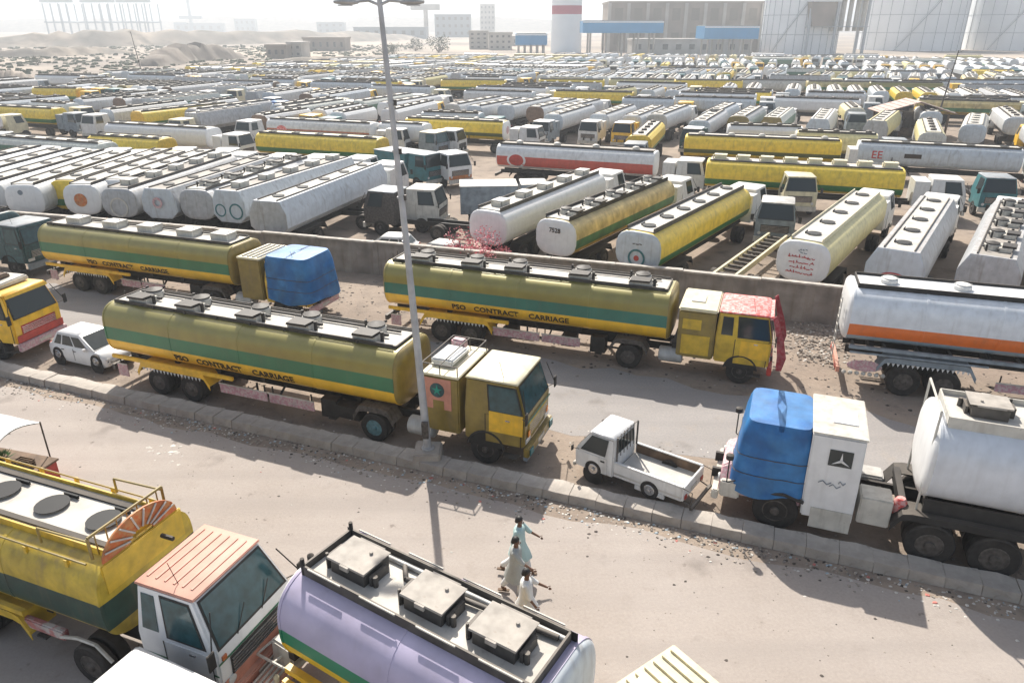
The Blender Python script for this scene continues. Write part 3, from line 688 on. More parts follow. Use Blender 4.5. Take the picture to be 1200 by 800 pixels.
# cab of the front tanker
c1, f1 = cab(t1, 14.28, 16.25, hw=1.12, zf=.80, zb=1.78, zr=2.82, slope=.30, rhw=1.02, body=M['gold'], roof=M['cream'], glass=M['glass_teal'], lower=M['gold'], bumper=M['gold'], arch=14.98, win=(.44, .95), small_win=False, grillem=M['goldyellow'], door=M['gold'], light='square')
for s_, nm in (('right', 0), ('left', 1)):
    MB().slab(f1[0][s_], *((.42, .97) if nm == 0 else (.03, .58)), .42, 1.12, .024, .008).build('door_panel', M['yellow'], c1)
MB().slab(f1[0]['front'], .02, .98, .80, .86, .03, .02).build('painted_band', M['green'], c1)
for u_ in (.04, .84): MB().slab([(16.38, -1.14, .52), (16.38, 1.14, .52), (16.38, 1.14, .80), (16.38, -1.14, .80)], u_, u_+.12, .1, .9, .0, .03).build('fog_lamp_surround', M['teal'], c1)
MB().slab(f1[0]['front'], .10, .16, .30, .50, .03, .03).build('indicator', M['amber'], c1)
MB().slab(f1[0]['front'], .84, .90, .30, .50, .03, .03).build('indicator', M['amber'], c1)
MB().box(16.2, 16.34, -1.16, 1.16, .40, .52).build('bumper_lip', M['bluegrey'], c1, 0, bev=.02)
# sleeper box with roof rack and painted ornament
s1 = MB().box(12.90, 14.12, -1.14, 1.14, .85, 2.72).build('sleeper_box', M['gold'], t1, 0, bev=.04)
MB().box(12.88, 14.14, -1.16, 1.16, 2.722, 2.80).build('sleeper_roof', M['cream'], s1, 0, bev=.02)
q = [(12.90, -1.14, .85), (14.12, -1.14, .85), (14.12, -1.14, 2.72), (12.90, -1.14, 2.72)]
pn = MB().slab(q, .06, .80, .42, .97, .004, .02).build('ornament_panel', M['salmon'], s1)
MB().slab(q, .30, .60, .42, .58, .026, .008).build('painted_arch', M['gold'], pn)
def star_disc(parent, x, y, z, r_, sgn=-1):
    n = 20
    MB().loft([[(x+r_*math.cos(2*math.pi*i/n), y+sgn*d, z+r_*math.sin(2*math.pi*i/n)) for i in range(n)] for d in (.0, .012)]).build('emblem_disc', M['darkteal'], parent)
    b = MB(); P = []
    for d in (.013, .022):
        P.append([(x+(r_*.78 if i % 2 == 0 else r_*.26)*math.sin(math.pi*i/5), y+sgn*d, z+(r_*.78 if i % 2 == 0 else r_*.26)*math.cos(math.pi*i/5)) for i in range(10)])
    b.loft(P).build('emblem_star', mat('emblem green', (.02, .3, .22), .5), parent)
star_disc(pn, 13.42, -1.172, 2.28, .24)
b = MB()
for yy in (-1.1, 1.1): b.tube((12.9, yy, 3.1), (14.1, yy, 3.1), .02)
for xx in (12.92, 13.5, 14.08):
    b.tube((xx, -1.1, 3.1), (xx, 1.1, 3.1), .02)
    for yy in (-1.1, 1.1): b.tube((xx, yy, 2.78), (xx, yy, 3.1), .02)
b.build('roof_rack', M['rail'], s1)
MB().box(12.95, 13.7, -.6, .6, 2.82, 3.02, .03).build('folded_tarpaulin', M['cloth_white'], s1, 0, bev=.05)
MB().box(13.0, 13.5, .65, 1.0, 2.82, 3.16, .03).build('bedding_roll', M['pink'], s1, 0, bev=.06)
# second tanker on the far road
t2, p2 = pso_tanker('t2', -5.0, 30.5, -19.6, 'olive, teal and yellow tanker truck with a red patterned cab roof, far road', [1.4, 3.7, 5.6, 8.3, 10.7], 'rim_d', M['pso_teal'], L=11.9, rear=(2.55, 3.9), drive=10.55, steer=14.75, panels=((4.9, 6.9), (7.0, 8.6)))
c2, f2 = cab(t2, 13.75, 15.75, hw=1.14, zf=.80, zb=1.80, zr=2.75, slope=.22, rhw=1.02, body=M['goldyellow'], roof=M['redpink'], lower=M['red'], bumper=M['red'], visor=M['redpink'], door=M['goldyellow'], grillem=M['red'], arch=14.75, win=(.42, .95))
MB().slab(f2[0]['right'], .46, .97, .30, .97, .03, .01).build('door_panel', M['yellow'], c2)
s2 = MB().box(12.35, 13.72, -1.16, 1.16, .82, 2.68).build('sleeper_box', M['gold'], t2, 0, bev=.05)
MB().box(12.32, 13.75, -1.18, 1.18, 2.682, 2.80).build('sleeper_roof', M['cream'], s2, 0, bev=.05)
q = [(12.35, -1.16, .82), (13.72, -1.16, .82), (13.72, -1.16, 2.68), (12.35, -1.16, 2.68)]
MB().slab(q, .12, .62, .62, .84, .004, .015).build('locker_hatch', M['goldyellow'], s2); MB().slab(q, .12, .88, .08, .5, .004, .015).build('locker_door', M['goldyellow'], s2)
MB().box(12.7, 13.2, -.4, .3, 2.802, 2.84).build('roof_vent', M['offwhite'], s2)
for s_ in (-1, 1):
    MB().loft([[(16.0, s_*1.1-.02, .75), (16.2, s_*1.1-.02, .75), (16.2, s_*1.1+.02, .75), (16.0, s_*1.1+.02, .75)], [(15.98, s_*1.15-.02, 1.3), (16.30, s_*1.15-.02, 1.3), (16.30, s_*1.15+.02, 1.3), (15.98, s_*1.15+.02, 1.3)], [(15.9, s_*1.18-.02, 1.9), (16.15, s_*1.18-.02, 1.9), (16.15, s_*1.18+.02, 1.9), (15.9, s_*1.18+.02, 1.9)], [(15.66, s_*1.2-.02, 2.8), (15.78, s_*1.2-.02, 2.9), (15.78, s_*1.2+.02, 2.9), (15.66, s_*1.2+.02, 2.8)]]).build('decorated_side_wing', M['crimson'], c2)
# third: behind on the left, cab under a tarpaulin
t0, p0 = pso_tanker('t0', -23.46, 36.75, -19.8, 'olive, green and yellow tanker truck whose cab is wrapped in a blue tarpaulin', [1.6, 4.0, 6.2, 8.6, 10.6], 'rim_d', M['pso'], L=11.6, rear=(2.1, 3.45), drive=10.5, steer=14.7, hatch='box', panels=((4.9, 6.1), (6.2, 7.6)))
s0 = MB().box(12.1, 13.3, -1.14, 1.14, .85, 2.75).build('sleeper_box', M['gold'], t0, 0, bev=.04)
MB().box(12.08, 13.32, -1.16, 1.16, 2.752, 2.84).build('sleeper_roof', M['cream'], s0, 0, bev=.03)
b = MB()
for k in range(4): b.box(12.3+.27*k, 12.38+.27*k, -1.0, 1.0, 2.842, 2.90)
b.build('roof_slats', M['offwhite'], s0)
c0, f0 = cab(t0, 13.4, 15.7, hw=1.1, zf=.8, zb=1.8, zr=2.65, slope=.3, rhw=.95, body=M['goldyellow'], bumper=M['pink'], mirrors=False)
def tarp_over(parent, xr, xf, hw, zb, zt, m, slope=.3, seed=3, zlow=.35):
    r_ = random.Random(seed); n = 56; rings = []
    for t_ in (0, .06, .3, .55, .78, .93, 1.0, 1.02):
        ring = []
        for i in range(n):
            a = 2*math.pi*i/n; ca, sa = math.cos(a), math.sin(a)
            ex = 9.0
            rr = (abs(ca)**ex+abs(sa)**ex)**(-1/ex)
            fold = (math.sin(a*5+seed)*.035*(1-t_)+math.sin(a*11+2*seed)*.012*(1-t_)+r_.uniform(-.008, .008))*(1 if t_ < .6 else .4 if t_ < .9 else 0)
            L2, H2 = (xf-xr)/2, hw
            shr = 1.0 if t_ <= .8 else (1-(t_-.8)*.25 if t_ < 1 else (.93 if t_ < 1.01 else .0))
            if t_ == 1.02: shr = .02
            x = (xr+xf)/2+(L2*rr*ca)*shr+fold*ca - (slope*t_*.7 if ca > 0 else 0)
            y = H2*rr*sa*shr*(1-.1*t_)+fold*sa
            z = zb+(zt-zb)*min(t_, 1) + (.035 if t_ > 1.01 else 0) + (.10*math.sin(a*3+seed) if t_ == 0 else 0)
            ring.append((x, y, z))
        rings.append(ring)
    o = MB().loft(rings, False, True).build('tarpaulin_cover', m, parent, 60)
    for zz in (.28, .62):
        rg = rings[2 if zz < .5 else 3]; MB().path([(x*1.0+(x-(xr+xf)/2)*.012, y*1.012, z-.05) for x, y, z in rg]+[rg[0]], .012, 4).build('rope', M['rim'], o)
    return o
tarp_over(t0, 13.42, 15.95, 1.24, .95, 2.98, M['tarp'], seed=3)
# --- orange striped tanker at the right edge
def org():
    r = empty('tanker_truck', 12.55, 25.35, -18); tag(r, 'white tanker truck with a bright orange stripe, cut off by the right edge', 'tanker truck')
    prof = profile(z1=3.85, z0=1.75, a=1.27, seg=36); L = 11.8; BIG[0] = 1.14
    tank(r, 0, L, M['org_stripe'], M['white_clean'], M['white_clean'], M['white_clean'], prof, dw=.7, z1=3.85, nh=5, hatch='dome', seams=4, rail=.10, hmat=M['white'], railm=M['black'])
    for s_ in (-1, 1):
        MB().box(.1, 11, s_*1.24-.06, s_*1.24+.06, 1.66, 1.78).build('lower_beam', M['bluegrey'], r)
        for ax in (2.1, 3.4): wheel(r, ax, s_, .93, 'dual')
        fender(r, 2.75, s_, .93, M['bluegrey'], 3.2, 1.40, M['cloth_white']); MB().box(.15, 4.6, s_*1.30-.03, s_*1.30+.03, 1.50, 1.56).build('pipe_rail', M['bluegrey'], r)
        side_panels(r, ((5.0, 7.0), (7.1, 9.0)), s_, 1.16, M['pink'])
        MB().loft([[(x_, s_*1.2-.012, z_) for x_, z_ in P], [(x_, s_*1.2+.012, z_) for x_, z_ in P]][0:2]).build('oval_panel', M['pink'], r) if False else None
    b = MB(); P = [(.75+.6*math.cos(2*math.pi*i/14), -1.17, .98+.22*math.sin(2*math.pi*i/14)) for i in range(14)]
    b.loft([P, [(x_, y_-.03, z_) for x_, y_, z_ in P]]).build('oval_panel', M['pink'], r)
    b = MB()
    for i in range(7): b.lathe_z([(.07, 0), (.09, .06), (.05, .12)], c=(.1+.22*i, -1.2, .62), n=7)
    b.build('hanging_ornaments', M['offwhite'], r, kind='stuff')
    underframe(r, .1, L-1, 1.3); rear_end(r, -.12, 1.2, M['salmon']); ladder(r, -.33, -.5, 3.2, M['offwhite']); landing_gear(r, 9.2)
    tractor(r, 10.6, 14.6, 15.8)
    cab(r, 13.4, 15.7, body=M['orange'], roof=M['white']); BIG[0] = 1
    MB().box(12.3, 13.3, -1.12, 1.12, .85, 2.7).build('sleeper_box', M['orange'], r, 0, bev=.04)
    return r
org()
# --- white rigid tanker heading left, cab under blue tarpaulin
def wtruck():
    # local +x is its forward direction (to the left of the picture)
    u = Vector((math.cos(R(159)), math.sin(R(159)), 0)); nl = Vector((-u.y, u.x, 0))   # nl points to the camera side (its left flank)
    rear = Vector((11.68, 14.04, 0)) - nl*1.2 - u*1.2
    r = empty('tanker_truck', rear.x, rear.y, 159); tag(r, 'white tanker truck facing left at the kerb, bonnet wrapped in bright blue tarpaulin', 'tanker truck')
    a1, a2, a3 = 1.2, 2.6, 6.25
    prof = profile(z1=3.8, z0=1.55, a=1.26, n=2.6, seg=36); BIG[0] = 1.16
    tank(r, -3.2, 2.9, M['white_smooth'], M['white_clean'], M['white_clean'], M['deck'], prof, dw=.78, z1=3.8, nh=3, hatch='boxshaded', seams=2, rail=.14, railm=M['offwhite'])
    underframe(r, -3.2, 8.0, .95)
    for s_ in (-1, 1):
        for ax in (a1, a2): wheel(r, ax, s_, .93, 'dual')
        wheel(r, a3, s_, 1.0, 'single')
        MB().box(-3.1, 2.9, s_*1.0-.04, s_*1.0+.04, 1.28, 1.72).build('tank_cradle', M['black'], r)
        fender(r, 1.9, s_, .93, M['black'], 3.3, 1.32)
        MB().tube((3.02, s_*.95, 1.2), (3.02, s_*.95, 4.1), .03).build('corner_post', M['offwhite'], r)
    for ax in (a1, a2, a3): MB().tube((ax, -.9, .5), (ax, .9, .5), .08, 8).build('axle', M['chassis'], r)
    MB().tube((3.02, -.95, 4.1), (3.02, .95, 4.1), .03).build('headboard_bar', M['offwhite'], r)
    MB().box(3.55, 4.3, .45, 1.12, .72, 1.5, .01).build('battery_box', M['offwhite'], r, 0, bev=.03)
    MB().box(3.6, 4.5, -1.1, -.5, .6, 1.2, .01).build('fuel_tank', M['grey_steel'], r, 0, bev=.05)
    MB().lathe_z([(.14, .9), (.16, .95), (.16, 1.4), (.1, 1.5)], c=(3.35, .8, 0), n=10).build('air_filter', M['redpink'], r, 40)
    MB().tube((3.3, .5, 1.1), (5.0, .2, 1.05), .05).build('exhaust_pipe', M['rim'], r)
    lv = [(.62, 4.40, 5.63, 1.16), (1.6, 4.40, 5.66, 1.16), (3.05, 4.42, 5.66, 1.10)]
    c = shell_of(lv).build('cab', M['white_clean'], r, 30, bev=.04)
    MB().box(4.38, 5.68, -1.12, 1.12, 3.052, 3.10).build('roof', M['offwhite'], c, 0, bev=.02)
    MB().box(4.6, 5.2, -.3, .45, 3.102, 3.125).build('roof_hatch', M['white_clean'], c, 0, bev=.008)
    MB().box(4.42, 5.4, 1.168, 1.185, .35, .95).build('cab_skirt', M['offwhite'], c)
    Q = faces(lv)[1]['left']
    w_ = MB().slab(Q, .36, .80, .45, .76, .004, .012).build('side_window', M['glass'], c)
    cx, cz, yy = 4.92, 2.43, 1.155
    b = MB()
    for k in range(3):
        a = math.pi/2+k*2*math.pi/3; dx, dz = math.cos(a), math.sin(a); px_, pz_ = -dz, dx
        P = [(cx+px_*.035, cz+pz_*.035), (cx+dx*.24, cz+dz*.24), (cx-px_*.035, cz-pz_*.035)]
        b.loft([[(x_, yy+d, z_) for x_, z_ in P] for d in (.0, .016)])
    b.build('three_pointed_star', M['white_clean'], w_)
    for k, (xx, zz, l_) in enumerate(((5.2, 1.72, .3), (4.95, 1.66, .26), (4.8, 1.78, .16))):
        MB().path([(xx+l_*.5, 1.17, zz), (xx+.05, 1.17, zz+.07), (xx-l_*.2, 1.17, zz-.03), (xx-l_*.5, 1.17, zz+.05)], .012, 4).build('painted_scroll', M['bluegrey'], c)
    MB().box(5.0, 5.2, 1.172, 1.20, 1.5, 1.56).build('door_handle', M['chrome'], c) if False else None
    # bonnet and wings under the tarpaulin, pink nose
    bn = MB().loft([[(x_, y_, z_) for y_, z_ in ((-1.05, .75), (1.05, .75), (1.0, 1.35*f_), (.7, 1.75*f_), (-.7, 1.75*f_), (-1.0, 1.35*f_))] for x_, f_ in ((5.67, 1), (7.2, 1), (7.75, .78))]).build('bonnet', M['pink'], r, 30, bev=.04)
    MB().box(7.74, 7.92, -1.15, 1.15, .55, .85).build('bumper', M['offwhite'], r, 0, bev=.03)
    MB().box(7.2, 7.72, .98, 1.18, .7, 1.2).build('wing', M['offwhite'], bn, 0, bev=.04)
    MB().box(7.2, 7.72, -1.18, -.98, .7, 1.2).build('wing', M['offwhite'], bn, 0, bev=.04)
    for s_ in (-1, 1): MB().loft([[(7.76+d, s_*.75+rr*math.cos(2*math.pi*i/12), 1.05+rr*math.sin(2*math.pi*i/12)) for i in range(12)] for d, rr in ((0, .12), (.05, .1))]).build('headlight', M['lamp_glass'], bn)
    tarp_over(r, 5.60, 7.55, 1.24, 1.0, 3.06, M['tarp'], slope=.35, seed=7); BIG[0] = 1
    for s_ in (-1, 1):
        m1 = MB().tube((7.3, s_*1.1, 1.25), (7.55, s_*1.35, 1.3), .018).tube((7.55, s_*1.35, 1.3), (7.55, s_*1.35, 2.0), .018).build('mirror_arm', M['black'], r)
        MB().lathe_z([(.02, 0), (.1, .03), (.1, .16), (.02, .2)], c=(7.55, s_*1.35, 1.98), n=10).build('mirror', M['black'], m1, 40)
    for s_ in (-1, 1):
        f = MB().path([(5.6, s_*1.18, 1.02), (6.1, s_*1.2, 1.16), (6.6, s_*1.2, 1.1), (6.85, s_*1.2, .85)], .05, 6).build('wheel_arch', M['black'], r)
    rear_end(r, -3.5); MB().box(-3.2, -2.4, -1.1, 1.1, .5, 1.0).build('pump_box', M['chassis'], r)
    return r
wtruck()
# --- mustard tanker at lower left
def bl():
    u = Vector((math.cos(R(-21)), math.sin(R(-21)), 0))
    o = Vector((-6.72, 11.48, 0))
    off = 12.6
    r = empty('tanker_truck', *(o-u*off)[:2], -21); tag(r, 'mustard and dark green tanker truck with a white cab under a salmon roof, lower left', 'tanker truck')
    X = lambda v: v+off           # v measured from the cab's rear edge
    prof = profile(z1=3.12, z0=1.25, a=1.2, n=3.6, seg=40)
    L0, L1 = X(-11.2), X(-.75)
    tank(r, L0, L1, M['bl_paint'], M['bl_paint'], M['bl_paint'], M['deck'], prof, dw=.72, z1=3.12, nh=7, hatch='ring', seams=3, rail=.10, railm=M['goldyellow'], bulge=.06, hx=[L0+.8+1.45*k for k in range(7)])
    MB().box(L0, L1, -.60, -.48, 3.128, 3.17).build('deck_pipe', M['black'], r); MB().box(L0, L1, .5, .62, 3.128, 3.17).build('deck_pipe', M['black'], r)
    for s_ in (-1, 1):
        MB().tube((L0, s_*1.02, 3.05), (L1-.3, s_*1.02, 3.05), .022).build('shoulder_pipe', M['gold'], r)
        MB().box(L0, L1-2.3, s_*1.22-.05, s_*1.22+.05, 1.3, 1.42).build('lower_beam', M['goldyellow'], r)
        b = MB(); 
        for k in range(9): b.box(L1-.8-1.1*k-.04, L1-.8-1.1*k+.04, s_*1.04-.03, s_*1.04+.03, 2.86, 3.04)
        b.build('pipe_brackets', M['goldyellow'], r, kind='stuff')
        for ax in (X(-1.45), ): wheel(r, ax, s_, .95, 'dual')
        for ax in (X(-4.9), X(-6.3)): wheel(r, ax, s_, .95, 'dual')
        fender(r, X(-4.6), s_, .93, M['goldyellow'], 3.1, 1.2)
        MB().box(X(-3.5), X(-2.1), s_*1.12-.07, s_*1.12+.07, .88, 1.12).build('chevron_guard', mat('chevron guard', (.5, .45, .42), .6, alt=(.42, .13, .12), altscale=4, altmix=.9, noise=.2), r, 0, bev=.03)
        MB().path([(X(-2.2), s_*1.18, .98), (X(-1.7), s_*1.18, 1.12), (X(-1.2), s_*1.18, 1.12), (X(-.85), s_*1.18, .8)], .04, 6).build('wheel_arch', M['offwhite'], r)
    # headboard rack with a decorated arch and railing
    b = MB()
    for yy in (-.9, .9): b.tube((L1-.25, yy, 3.1), (L1-.25, yy, 3.58), .03)
    b.tube((L1-.25, -.9, 3.58), (L1-.25, .9, 3.58), .03)
    for k in range(7): b.tube((L1-.25, -.75+.25*k, 3.1), (L1-.25, -.75+.25*k, 3.58), .015)
    for yy in (-.9, .9): b.tube((L1-1.6, yy, 3.1), (L1-1.6, yy, 3.45), .025).tube((L1-1.6, yy, 3.45), (L1-.25, yy, 3.5), .025)
    b.build('rail_rack', M['gold'], r)
    n = 14
    rings = []
    for rr in (.30, .92):
        for d in ((-.02, .02) if rr == .30 else (.02, -.02)):
            rings.append([(L1+.02+d, rr*math.cos(math.pi*i/n), 3.08+rr*.62*math.sin(math.pi*i/n)) for i in range(n+1)])
    MB().loft(rings+[rings[0]], False, False).build('decorated_arch', M['orange'], r, 40)
    b = MB()
    for i in range(1, 9):
        a = math.pi*i/9; b.tube((L1+.06, .3*math.cos(a), 3.08+.2*math.sin(a)), (L1+.06, .9*math.cos(a), 3.08+.55*math.sin(a)), .02, 5)
    b.build('arch_spokes', M['offwhite'], r)
    MB().box(L1-.0, L1+.06, -1.0, 1.0, 2.4, 3.07).build('headboard', M['goldyellow'], r, 0, bev=.02)
    underframe(r, L0, X(-.6), 1.0); rear_end(r, L0-.2); landing_gear(r, X(-3.3))
    underframe(r, X(-2.6), X(1.7), .8, cross=False)
    for s_ in (-1, 1): wheel(r, X(.75), s_, 1.0, 'single')
    c, F_ = cab(r, X(-.05), X(1.85), hw=1.08, zf=.85, zb=1.85, zr=2.86, slope=.50, rhw=.90, body=M['white_clean'], roof=M['salmon'], lower=M['salmon'], bumper=M['salmon'], ribs=6, glass=M['glass_teal'], grillem=M['black'], light='round', crown=.07, visor=None, arch=X(.75))
    MB().box(X(.0), X(1.86), -1.10, -1.082, .72, 1.0).build('painted_sill', M['salmon'], c); MB().box(X(.0), X(1.86), 1.082, 1.10, .72, 1.0).build('painted_sill', M['salmon'], c)
    MB().box(X(.0), X(1.83), -1.096, -1.084, 1.36, 1.39).build('pinstripe', M['green'], c)
    q = F_[0]['front']
    MB().slab(q, .01, .99, .76, .80, .004, .01).build('pinstripe', M['green'], c)
    for u_ in (.05, .9): MB().slab(q, u_, u_+.05, .82, .92, .004, .03).build('indicator', M['orange'], c)
    # decorated bumper extension with pipes
    bx = MB().box(X(1.98), X(2.55), -1.25, 1.25, .48, .74).build('bumper_extension', M['salmon'], r, 0, bev=.05)
    MB().path([(X(1.8), -1.2, .9), (X(2.5), -1.2, .98), (X(2.75), -.8, .98), (X(2.75), .8, .98), (X(2.5), 1.2, .98), (X(1.8), 1.2, .9)], .035, 8).build('bull_bar', M['offwhite'], r, 50)
    b = MB()
    for k in range(7): b.lathe_z([(.05, .74), (.06, .86), (.02, .92)], c=(X(2.45), -1.05+.35*k, 0), n=8)
    b.build('bumper_studs', M['cream'], bx, kind='stuff')
    b = MB()
    for k in range(4): b.box(X(2.05)+.11*k, X(2.1)+.11*k, -1.15, 1.15, .742, .775)
    b.build('bumper_slats', M['offwhite'], bx, kind='stuff')
    MB().tube((X(2.3), 1.15, .8), (X(2.35), 1.2, 2.3), .015).build('marker_pole', M['black'], r); MB().lathe_z([(.02, 0), (.07, .04), (.07, .32), (.02, .36)], c=(X(2.36), 1.2, 2.25), n=8).build('mirror', M['black'], r)
    MB().tube((L1+.2, .3, 2.9), (L1+.5, .3, 2.9), .05).build('hose_stub', M['black'], r)
    return r
bl()
# --- lilac tanker at bottom centre
def lilac():
    u = Vector((math.cos(R(-32.5)), math.sin(R(-32.5)), 0)); n_ = Vector((-u.y, u.x, 0))
    o = Vector((-3.62, 11.10, 0))
    r = empty('tanker_truck', o.x, o.y, -32.5); tag(r, 'lilac tanker truck over a green and yellow foot with three big square hatches, bottom centre', 'tanker truck')
    prof = profile(z1=3.25, z0=1.3, a=1.22, n=2.8, seg=40); L = 5.15
    tank(r, .05, L, M['lilac'], M['white_clean'], M['pale_tank'], M['deck'], prof, dw=.62, z1=3.25, nh=3, hatch='boxshaded', seams=1, rail=.15, railm=M['rail'], hx=[1.0, 2.72, 4.15], bulge=.2)
    for s_ in (-1, 1):
        MB().box(.05, L, s_*.645-.004, s_*.645+.004, 3.12, 3.38).build('coaming_lining', M['black'], r) if s_ > 0 else None
        b = MB()
        for k in range(4): b.box(.35+1.25*k, 1.15+1.25*k, s_*.665-.012, s_*.665+.012, 3.4, 3.43)
        b.build('coaming_strips', M['offwhite'], r, kind='stuff')
        MB().box(0, L, s_*1.16-.07, s_*1.16+.07, 1.22, 1.34).build('lower_beam', M['yellow'], r); MB().box(0, L, s_*1.28-.05, s_*1.28+.05, 1.0, 1.1).build('running_board', M['yellow'], r)
        for ax in (1.4, 2.75): wheel(r, ax, s_, .93, 'dual')
    b = MB(); b.path([(1.7, .42, 3.33), (2.0, .1, 3.40), (2.35, .25, 3.35), (4.9, .45, 3.33)], .05, 8); b.build('vapour_pipe', M['rail'], r, 50)
    MB().tube((.3, .46, 3.31), (5.0, .5, 3.31), .045, 8).build('vapour_pipe', M['grey_steel'], r, 50)
    for yy in (-.62, .62): MB().tube((.17, yy, 3.2), (.17, yy, 3.55), .04, 8).build('corner_post', M['black'], r)
    MB().box(.5, .8, .28, .33, 3.26, 3.34).build('dip_stick', M['black'], r)
    # bare grey patch where a decal was scraped off
    underframe(r, -1.0, 8.4, .95); rear_end(r, -1.1, 1.1)
    rk_ = MB()
    for yy in (-1.1, 1.1): rk_.tube((-1.0, yy, 1.0), (.0, yy, 1.1), .03)
    rk_.tube((-1.0, -1.1, 1.0), (-1.0, 1.1, 1.0), .03).tube((-.5, -1.1, 1.05), (-.5, 1.1, 1.05), .03); rk_.build('rear_platform_frame', M['offwhite'], r)
    MB().box(-.8, -.2, -.9, -.3, .7, 1.3, .02).build('pump_housing', M['offwhite'], r, 0, bev=.04); MB().lathe_y([(.2, -.2), (.2, .2)], c=(-.5, .3, 1.0)).build('hose_reel', M['rim'], r, 40)
    for s_ in (-1, 1): wheel(r, 7.3, s_, .98, 'single')
    cab(r, 6.1, 8.2, body=M['white'])
    return r
lilac()
# --- vehicle with ribbed cream roof at the bottom edge
def ribbed():
    r = empty('delivery_truck', 2.50, 9.20, -54); tag(r, 'box truck with a ribbed cream metal roof, cut off by the bottom edge', 'truck')
    # heading -54: +x to lower right
    body = MB().box(0, 4.2, -1.55, .38, .7, 2.5).build('cargo_box', M['cream'], r, 0, bev=.03)
    MB().box(-.03, 4.23, -1.58, .41, 2.502, 2.56).build('roof', M['cream'], body, 0, bev=.02)
    k = .12
    while k < 1.9: MB().box(.05, 4.1, .38-k-.03, .38-k+.03, 2.562, 2.61).build('roof_rib', M['cream'], body, 0); k += .21
    MB().box(.35, 1.5, .412, .45, 2.3, 2.44).build('white_side_rail', M['white_clean'], body)
    MB().box(-.05, -.031, -1.3, .1, 1.0, 2.3).build('rear_door', M['galv'], body)
    for s_, yo in ((-1, -1.35), (1, .2)):
        for ax in (.9, 3.4, 5.2):
            o = link('wheel', W['single'], r, (ax, yo, .5)); link('rim', W['rim_s', s_], o)
    MB().box(0, 5.8, -1.2, .05, .6, .72).build('frame_rail', M['chassis'], r)
    cb = MB().loft([[(4.3, -1.5, z), (f, -1.5, z), (f, .33, z), (4.3, .33, z)] for z, f in ((.6, 5.95), (1.5, 6.0), (2.3, 5.6))]).build('cab', M['cream'], r, 30, bev=.05)
    return r
ribbed()
